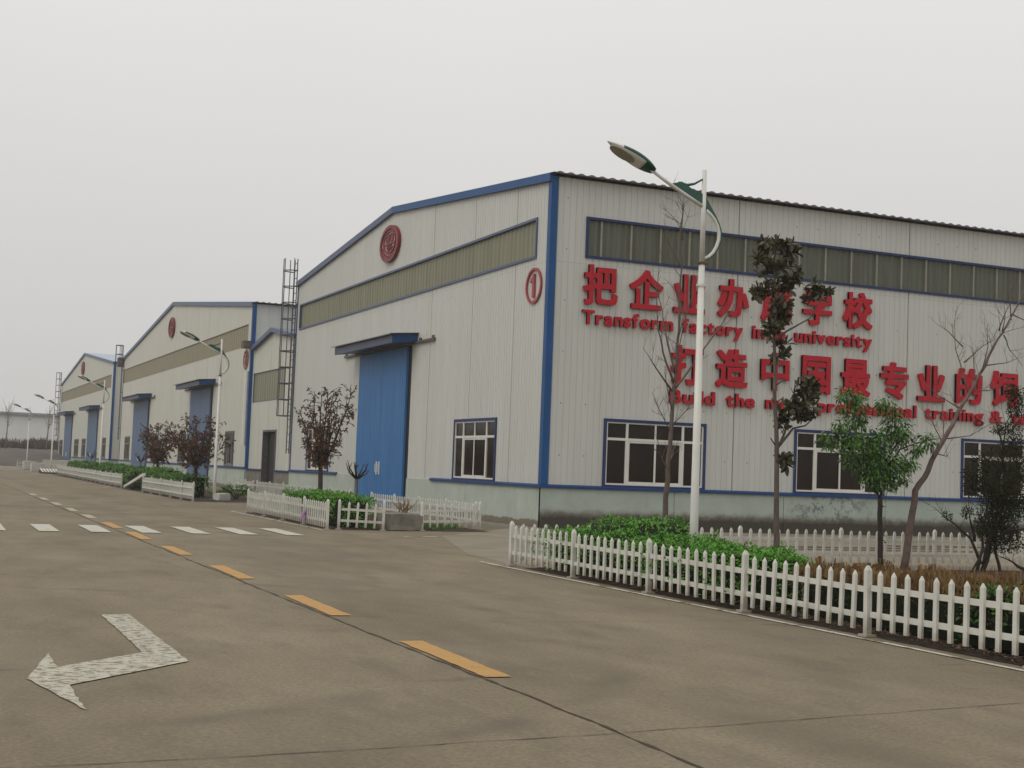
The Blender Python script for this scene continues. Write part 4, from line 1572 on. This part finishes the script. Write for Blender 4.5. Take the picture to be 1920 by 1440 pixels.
# ---- withered brown-leaved trees
def brown_tree(x, y, h, wd, fork, label, seed, n=9, dens=1.0, m='brownleaf', lsz=.12):
    random.seed(seed)
    root = empty('withered_tree', (x, y, 0), label, 'tree', 'trees with withered brown leaves')
    mt, mc = MB(), MB()
    mt.tube([(x, y, -.02), (x + .03, y, fork * .5), (x, y, fork)], [.085, .07, .065], 8)
    for k in range(n):
        a = 2 * pi * k / n + random.uniform(-.3, .3)
        rr = wd / 2 * random.uniform(.6, 1.05) * (.35 if k % 3 == 0 else 1)
        zt = h - random.uniform(0, .45) * (h - fork) * (0 if k % 3 == 0 else 1)
        pts = []
        for q in range(5):
            f = q / 4
            g = f ** .75
            pts.append(Vector((x + cos(a) * rr * g, y + sin(a) * rr * g, fork + (zt - fork) * f ** 1.15)) + rvec() * .05 * f)
        mt.tube(pts, [.038, .03, .022, .014, .008], 6)
        for q in range(1, 5):
            for _ in range(int(4 * dens + .5)):
                d = (rvec() + Vector((cos(a) * .5, sin(a) * .5, .6))).normalized()
                l = random.uniform(.2, .5) * wd / 2.2
                p = pts[q - 1].lerp(pts[q], random.random())
                e = p + d * l
                mt.tube([p, p.lerp(e, .5) + rvec() * .02, e], [.011, .008, .005], 4, False)
                for _ in range(random.randint(4, 8)):
                    c = e - d * random.uniform(0, .7) * l
                    leaf(mc, c, rvec() + Vector((0, 0, -.2)) + d * .6, lsz * random.uniform(.6, 1.25), lsz * .42, .2)
    part('trunk', mt, M['bark_dark'], root, True)
    part('crown', mc, M[m], root)


brown_tree(10.6, 38.0, 3.62, 1.75, 1.55, 'brown-leaved tree standing in the bed before the caged ladder', 3, 12, 1.4, lsz=.115)
brown_tree(10.4, 55.6, 3.1, 2.75, 1.3, 'wide brown-leaved tree just left of the second lamp', 5, 14, 1.5, lsz=.15)
brown_tree(11.3, 70.6, 3.05, 2.3, 1.35, 'rounded brown-leaved tree left of the widest one', 8, 13, 1.5, lsz=.15)


def stump_tree(x, y, h, label, seed):
    random.seed(seed)
    root = empty('pruned_tree', (x, y, 0), label, 'tree', 'pruned trees with short bare stubs')
    mt = MB()
    mt.tube([(x, y, -.02), (x + .02, y, h * .35), (x, y, h * .66)], [.055, .045, .05], 8)
    part('trunk', mt, M['bark'], root, True)
    ml = MB()
    for k in range(10):
        a = 2 * pi * k / 10 + random.random()
        p = Vector((x, y, h * .64))
        q = p + Vector((cos(a) * h * .17, sin(a) * h * .17, h * random.uniform(.1, .22)))
        r = q + Vector((cos(a) * h * .05, sin(a) * h * .05, h * random.uniform(.06, .16)))
        ml.tube([p, q, r], [.03, .018, .009], 6)
        ml.tube([q, q + rvec() * .12 + Vector((0, 0, .1))], [.016, .008], 5)
    part('stubs', ml, M['bark_dark'], root, True).name = 'pruned_crown'


stump_tree(13.0, 42.3, 1.75, 'pruned bare stump tree beside the big blue door', 21)
stump_tree(13.2, 89.0, 1.9, 'pruned bare tree before the far left door of the cream factory', 22)
stump_tree(13.2, 115.0, 2.0, 'pruned bare tree before a door of the farthest factory', 23)
random.seed(31)


# ------------------------------------------------------------------ hedges
def hedge(label, poly_fn, y0, y1, m='hedge', size=.055, dens=420, grp='clipped hedges in the roadside beds', hfn=None, name='hedge', core=True, cat='hedge', base=.05, pokes=0):
    """poly_fn(y) -> (xa, xb); hfn(x, y) -> height"""
    xa, xb = poly_fn((y0 + y1) / 2)
    root = empty(name, ((xa + xb) / 2, (y0 + y1) / 2, 0), label, cat, grp)
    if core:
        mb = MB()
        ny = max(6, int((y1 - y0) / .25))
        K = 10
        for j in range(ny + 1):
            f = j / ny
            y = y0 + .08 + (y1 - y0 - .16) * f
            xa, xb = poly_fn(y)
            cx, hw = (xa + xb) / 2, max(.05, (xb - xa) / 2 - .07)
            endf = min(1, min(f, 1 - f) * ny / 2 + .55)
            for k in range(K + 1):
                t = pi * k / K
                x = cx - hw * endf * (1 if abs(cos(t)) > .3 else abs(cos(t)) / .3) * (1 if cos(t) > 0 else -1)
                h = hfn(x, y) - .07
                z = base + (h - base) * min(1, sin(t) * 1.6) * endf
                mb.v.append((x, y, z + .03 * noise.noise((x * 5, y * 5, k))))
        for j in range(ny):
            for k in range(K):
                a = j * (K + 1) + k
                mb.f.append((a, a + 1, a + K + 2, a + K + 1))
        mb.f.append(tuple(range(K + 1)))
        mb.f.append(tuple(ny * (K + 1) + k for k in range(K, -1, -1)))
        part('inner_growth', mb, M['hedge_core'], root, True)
    mb = MB()
    L = y1 - y0
    H = hfn((xa + xb) / 2, (y0 + y1) / 2)
    wdt = xb - xa
    for _ in range(int(dens * L * (wdt + 2 * H))):
        y = random.uniform(y0, y1)
        xa, xb = poly_fn(y)
        u = random.random() * (xb - xa + 2 * H)
        lump = .13 * noise.noise((y * 1.7, u * 1.7, 5)) + .08 * noise.noise((y * 4.3, u * 4.3, 2))
        if noise.noise((y * 2.6, u * 2.6, 8)) < -.28 and random.random() < .7:
            continue
        if u < H or u > H + xb - xa:
            left = u < H
            h = hfn(xa if left else xb, y)
            z = random.random() ** .55 * h
            if random.random() > (z / h - .12) * 1.35:
                continue
            x = (xa - lump * .8 if left else xb + lump * .8)
            nn = Vector((-1 if left else 1, 0, .35))
            bulge = .17 * sin(pi * z / h)
            x += -bulge if left else bulge
        else:
            x = xa + (u - H)
            h = hfn(x, y)
            z = h + lump
            nn = Vector((0, 0, 1))
        p = Vector((x, y, z)) - nn * random.random() ** 2 * .10
        if y - y0 < .1 or y1 - y < .1:
            p.y += random.uniform(-.08, .08)
        d = (nn * .8 + rvec()).normalized()
        leaf(mb, p, d, size * random.uniform(.7, 1.35), size * .55, 0, nn + rvec() * .5)
    for _ in range(pokes):                   # shoots pushing out through the pickets
        y = random.uniform(y0 + .3, y1 - .3)
        z = random.uniform(.18, .62)
        for k in range(random.randint(8, 22)):
            p = Vector((poly_fn(y)[0] - random.uniform(.06, .30), y + random.gauss(0, .07), z + random.gauss(0, .08)))
            leaf(mb, p, Vector((-.8, 0, .2)) + rvec(), size * random.uniform(.7, 1.2), size * .55, 0)
    # end faces
    for ye, s in ((y0, -1), (y1, 1)):
        xa, xb = poly_fn(ye)
        for _ in range(int(dens * (xb - xa) * H * 1.3)):
            x = random.uniform(xa, xb)
            z = random.random() ** .6 * hfn(x, ye)
            nn = Vector((0, s, .3))
            leaf(mb, Vector((x, ye + s * random.uniform(-.06, .06), z)), (nn + rvec()).normalized(), size, size * .55, 0, nn + rvec() * .5)
    part('foliage', mb, M[m], root)
    return root


def h1(x, y):
    return .69 + .20 * max(0, min(1, (x - 10.1) / .5)) * max(0, min(1, (y - 18.3) / .6)) + .06 * noise.noise((x * 1.4, y * 1.4, 0))


hedge('big bright green hedge behind the roadside picket fence, around the nearest lamp', lambda y: (9.52, 10.15 + 1.05 * max(0, min(1, (y - 14.2) / 4.6))), 13.95, 20.55, hfn=h1, dens=560, pokes=20)
hedge('green hedge in the bed by the pedestrian crossing', lambda y: (9.72, 10.6), 32.95, 38.6, hfn=lambda x, y: .80 + .07 * noise.noise((x, y * 1.2, 4)), dens=300, size=.065)
hedge('low green hedge behind the white panels under the wide brown-leaved tree', lambda y: (9.9, 10.9), 55.5, 66.3, hfn=lambda x, y: .85 + .1 * noise.noise((x, y, 4)), dens=110, size=.1, m='hedge_far')
hedge('long green hedge bulging over the far white fence', lambda y: (9.6 + .6 * max(0, min(1, (y - 69) / 1.5)) + .4 * max(0, (y - 75) / 30), 11.8), 66.9, 106, hfn=lambda x, y: .95 + .16 * noise.noise((x * .5, y * .35, 4)), dens=70, size=.13, m='hedge_far')
hedge('rounded green bush at the right edge behind the near fence', lambda y: (9.75, 10.4), 10.15, 10.95, m='bush', hfn=lambda x, y: .68 - .25 * ((y - 10.55) / .4) ** 2 + .05 * noise.noise((x * 2, y * 2, 4)), dens=460, name='bush', cat='bush', grp=None)
hedge('withered low hedge with dark inside behind the near fence, right of the green hedge', lambda y: (9.62, 10.5), 6.5, 13.8, m='darkleaf', hfn=lambda x, y: .50 + .06 * noise.noise((x * 2, y * 2, 4)), dens=330, size=.05)
# dry grass standing in it
mb = MB()
for _ in range(5200):
    y = random.uniform(7, 13.9)
    x = random.uniform(9.65, 10.9)
    hgt = random.uniform(.05, .22) + .22 * max(0, noise.noise((x * 2, y * 2, 1)))
    p = Vector((x, y, .44))
    if 10.1 < y < 11.0 and random.random() < .85:
        continue
    d = Vector((random.uniform(-.35, .35), random.uniform(-.35, .35), 1)).normalized()
    s = Vector((random.uniform(-1, 1), random.uniform(-1, 1), 0)).normalized() * .006
    t_ = p + d * hgt
    mb.add([p - s, p + s, t_ + s * .5 + Vector((random.uniform(-.03, .03), random.uniform(-.03, .03), 0)), t_ - s * .5], [(0, 1, 2, 3)])
for _ in range(2600):
    y = random.uniform(15, 20.8)
    x = random.uniform(12.3, 22)
    p = Vector((x, y, .02))
    d = Vector((random.uniform(-.4, .4), random.uniform(-.4, .4), 1)).normalized()
    s = Vector((random.uniform(-1, 1), random.uniform(-1, 1), 0)).normalized() * .008
    t_ = p + d * random.uniform(.08, .22)
    mb.add([p - s, p + s, t_], [(0, 1, 2)])
tag(part('dry_grass', mb, M['drygrass']), 'orange-brown dry grass tufts behind the near picket fence', 'grass', kind='stuff')
mb = MB()
for _ in range(1500):
    x = random.choice((random.uniform(9.33, 9.75), random.uniform(9.33, 9.6)))
    y = random.uniform(6, 20.8)
    d = Vector((random.uniform(-1, 1), random.uniform(-1, 1), random.uniform(0, .3)))
    leaf(mb, Vector((x, y, random.uniform(.03, .07))), d, random.uniform(.02, .06), random.uniform(.015, .03), 0, Vector((0, 0, 1)) + rvec() * .4)
tag(part('leaf_litter', mb, M['litter']), 'dead leaves scattered on the dark soil under the near picket fence', 'leaves', kind='stuff')
# weeds under the broken panels
mb = MB()
for _ in range(900):
    x, y = random.uniform(10.2, 13.2), random.uniform(32.8, 34.2)
    if y < 32.6 + max(0, x - 11.8) * .62:
        continue
    leaf(mb, Vector((x, y, .02)), Vector((random.uniform(-.6, .6), random.uniform(-.6, .6), .8)), random.uniform(.08, .2), .03)
tag(part('weeds', mb, M['hedge_far']), 'short green weeds at the foot of the broken fence panels', 'weeds', kind='stuff')
sb = empty('low_shrub', (11.6, 54.6, 0), 'low spreading green shrub at the foot of the second lamp', 'shrub')
mb = MB()
for _ in range(700):
    a = random.uniform(0, 2 * pi)
    rr = random.random() ** .5
    p = Vector((11.9 + cos(a) * rr * .95, 54.8 + sin(a) * rr * .8, .05 + .55 * (1 - rr) * random.random() + .1))
    leaf(mb, p, Vector((cos(a), sin(a), .7)) + rvec() * .4, random.uniform(.15, .3), .05, .2)
part('foliage', mb, M['hedge_far'], sb)
mb = MB()
for k in range(9):
    a = 2 * pi * k / 9
    mb.tube([(11.9, 54.8, 0), (11.9 + cos(a) * .3, 54.8 + sin(a) * .3, .35), (11.9 + cos(a) * .7, 54.8 + sin(a) * .6, .5)], [.015, .012, .006], 5)
part('stems', mb, M['bark_dark'], sb).name = 'stem_cluster'

# ------------------------------------------------------------------ small things
def rough_block(c, s, rz, m, name, label, cat, seed=0, group=None, jit=.03):
    import bmesh
    bm = bmesh.new()
    bmesh.ops.create_cube(bm, size=1)
    bmesh.ops.bevel(bm, geom=bm.edges[:], offset=.035, segments=2, affect='EDGES')
    bmesh.ops.subdivide_edges(bm, edges=bm.edges[:], cuts=2, use_grid_fill=True)
    for v in bm.verts:
        v.co = Vector((v.co.x * s[0], v.co.y * s[1], (v.co.z + .5) * s[2]))
        v.co += Vector((noise.noise(v.co * 3 + Vector((seed, 0, 0))), noise.noise(v.co * 3 + Vector((0, seed, 5))), noise.noise(v.co * 3 + Vector((4, 0, seed))))) * jit
    me = bpy.data.meshes.new(name)
    bm.to_mesh(me)
    bm.free()
    me.materials.append(m)
    o = bpy.data.objects.new(name, me)
    COL.objects.link(o)
    o.location = c
    o.rotation_euler = (0, 0, rz)
    return tag(o, label, cat, group)


rough_block((11.25, 32.95, 0), (1.05, .8, .42), .25, M['block'], 'concrete_block', 'grey weathered concrete block set in the broken white fence', 'block', 2, jit=.05)
mb = MB()
for k in range(26):
    p = Vector((11.5 + random.uniform(-.12, .12), 33.35, .40 + random.uniform(0, .12)))
    d = (rvec() + Vector((0, 0, .9))).normalized()
    q = p + d * random.uniform(.25, .5)
    mb.tube([p, p.lerp(q, .5) + rvec() * .04, q], [.01, .008, .004], 4, False)
tag(part('dry_twigs', mb, M['drygrass']), 'tangle of dry twigs sticking up behind the grey concrete block', 'twigs')
rough_block((11.05, 53.45, 0), (.5, .5, .3), .3, M['whiteblock'], 'concrete_chunk', 'pale concrete chunk at the foot of the second lamp', 'block', 3)
rough_block((9.7, 131.5, 0), (.95, .9, .78), .1, M['whiteblock'], 'concrete_block', 'left one of two white blocks at the far road end', 'block', 4, 'white blocks at the far road end')
rough_block((9.45, 119.5, 0), (.95, .9, .70), .05, M['whiteblock'], 'concrete_block', 'right one of two white blocks at the far road end', 'block', 5, 'white blocks at the far road end')
# pallet of white slats
pal = empty('slatted_pallet', (9.9, 112, 0), 'low white slatted pallet lying on the road at the far end of the hedge', 'pallet')
for k in range(7):
    mb = MB()
    x = 9.15 + k * .22
    mb.add([(x, 110.6, .10), (x + .14, 110.6, .10), (x + .14, 113.2, .32), (x, 113.2, .32), (x, 110.6, .14), (x + .14, 110.6, .14), (x + .14, 113.2, .36), (x, 113.2, .36)],
           [(0, 3, 2, 1), (4, 5, 6, 7), (0, 1, 5, 4), (1, 2, 6, 5), (2, 3, 7, 6), (3, 0, 4, 7)])
    part('slat', mb, M['pvc'], pal)
mb = MB()
mb.box((9.1, 110.7, .0), (10.65, 110.82, .098))
part('bearer', mb, M['steel'], pal)
mb = MB()
mb.box((9.1, 113.0, .0), (10.65, 113.12, .295))
part('bearer', mb, M['steel'], pal)
# white wall stub behind the far lamp
rough_block((12.6, 134.5, 0), (3.0, .5, .95), -.15, M['whiteblock'], 'low_wall', 'low pale wall piece behind the far lamps', 'wall', 6)
# board propped slantwise in the gap of the fence
mb = MB()
a, b = Vector((9.45, 68.3, .05)), Vector((9.62, 63.6, .72))
sd2 = Vector((.06, 0, 0))
u3 = Vector((0, .02, .13))
mb.add([a - sd2, a + sd2, b + sd2, b - sd2, a - sd2 + u3, a + sd2 + u3, b + sd2 + u3, b - sd2 + u3], [(0, 3, 2, 1), (4, 5, 6, 7), (0, 1, 5, 4), (1, 2, 6, 5), (2, 3, 7, 6), (3, 0, 4, 7)])
tag(part('fallen_rail', mb, M['pvc']), 'white fence rail propped slantwise in the gap of the far fence', 'rail')
# purple bag on the pickets
mb = MB()
N = 8
for i in range(N + 1):
    for k in range(8):
        f = i / N
        r = (.03 + .07 * f + .04 * sin(f * 3)) * (1 + .55 * noise.noise((i * .9, k * 1.1, 2)))
        a = 2 * pi * k / 8
        mb.v.append((9.22 + cos(a) * r * .45, 34.4 + sin(a) * r * 1.2, .42 - .26 * f + .03 * noise.noise((k * 1.3, i, 6))))
for i in range(N):
    for k in range(8):
        k2 = (k + 1) % 8
        mb.f.append((i * 8 + k, i * 8 + k2, i * 8 + 8 + k2, i * 8 + 8 + k))
tag(part('plastic_bag', mb, M['bag'], None, True), 'purple plastic bag caught on the white pickets by the crossing', 'bag')

# ------------------------------------------------------------------ far field, bank, hedge, mound
mb = MB()
nx, rows = 60, [(143, 0), (150, .25), (165, .9), (185, 1.75), (200, 2.2), (255, 2.2)]
for j, (y, z) in enumerate(rows):
    for i in range(nx + 1):
        x = -110 + 190 * i / nx
        mb.v.append((x, y + 3 * noise.noise((x * .1, j, 0)), z - .025 + (.18 * noise.noise((x * .3, y * .3, 1)) if 0 < j < 5 else 0)))
for j in range(len(rows) - 1):
    for i in range(nx):
        a = j * (nx + 1) + i
        mb.f.append((a, a + 1, a + nx + 2, a + nx + 1))
struct('field', mb, M['bank'], True)
fhd = empty('far_hedge', (-10, 196, 2), 'leafless brown hedge along the top of the far dark field', 'hedge')
mb = MB()
for k in range(1500):
    x = random.uniform(-60, 22)
    y = 196 + random.uniform(-2.5, 2.5)
    h = 1.3 + 1.3 * abs(noise.noise((x * .22, 0, 3))) + random.uniform(-.4, .3)
    p = Vector((x, y, 1.9))
    for q in range(6):
        d = Vector((random.uniform(-.5, .5), random.uniform(-.4, .4), 1)).normalized()
        t_ = p + d * h * random.uniform(.6, 1.05)
        s = Vector((.07, .03, 0))
        mb.add([p - s, p + s, t_ + s * .4, t_ - s * .4], [(0, 1, 2, 3)])
part('twig_mass', mb, M['farhedge'], fhd)


def far_tree(x, y, z, h, label, seed):
    random.seed(seed)
    root = empty('bare_tree', (x, y, z), label, 'tree', 'leafless trees')
    mt, ml = MB(), MB()
    mt.tube([(x, y, z), (x + .1, y, z + h * .45), (x + .15, y, z + h)], [.11, .075, .02], 6)
    part('trunk', mt, M['fartree'], root, True)
    for k in range(16):
        a = random.uniform(0, 2 * pi)
        zz = z + h * random.uniform(.45, .9)
        l = h * random.uniform(.16, .34)
        p = Vector((x + .12, y, zz))
        q = p + Vector((cos(a) * l * .55, sin(a) * l * .5, l))
        ml.tube([p, p.lerp(q, .5) + Vector((cos(a), sin(a), 0)) * .15, q], [.03, .02, .01], 5)
    part('bare_crown', ml, M['fartree'], root, True)


far_tree(11.0, 190, 1.8, 6.2, 'hazy leafless tree left in front of the far hall', 41)
far_tree(16.2, 192, 1.9, 6.0, 'hazy leafless tree right in front of the far hall, by the farthest ladder', 42)
random.seed(55)
mb = MB()
N, K = 10, 28
for i in range(N + 1):
    for k in range(K):
        r = 1 - i / N
        a = 2 * pi * k / K
        x, y = 4.2 + cos(a) * 4.6 * r, 133 + sin(a) * 4.5 * r
        mb.v.append((x, y, 1.35 * (1 - r ** 1.5) * (1 + .5 * noise.noise((x * .6, y * .6, 2))) - .03))
for i in range(N):
    for k in range(K):
        k2 = (k + 1) % K
        mb.f.append((i * K + k, i * K + k2, (i + 1) * K + k2, (i + 1) * K + k))
tag(part('dirt_mound', mb, M['dirt'], None, True), 'brown heap of dirt at the left edge by the road end', 'mound')
mb = MB()
mb.box((-40, 126.4, -.02), (8.8, 126.75, .32))
tag(part('kerb_wall', mb, M['whiteblock']), 'low pale kerb wall across the far end of the road', 'kerb')

# ------------------------------------------------------------------ haze
mb = MB()
mb.box((-140, -30, -1.0), (90, 300, 16))
hm = bpy.data.materials.new('haze')
hm.use_nodes = True
t = hm.node_tree
t.nodes.clear()
ho = t.nodes.new('ShaderNodeOutputMaterial')
pv = t.nodes.new('ShaderNodeVolumePrincipled')
pv.inputs['Color'].default_value = (.94, .93, .90, 1)
pv.inputs['Density'].default_value = .0006
pv.inputs['Anisotropy'].default_value = .2
t.links.new(pv.outputs[0], ho.inputs['Volume'])
tag(part('haze', mb, hm), kind='stuff')
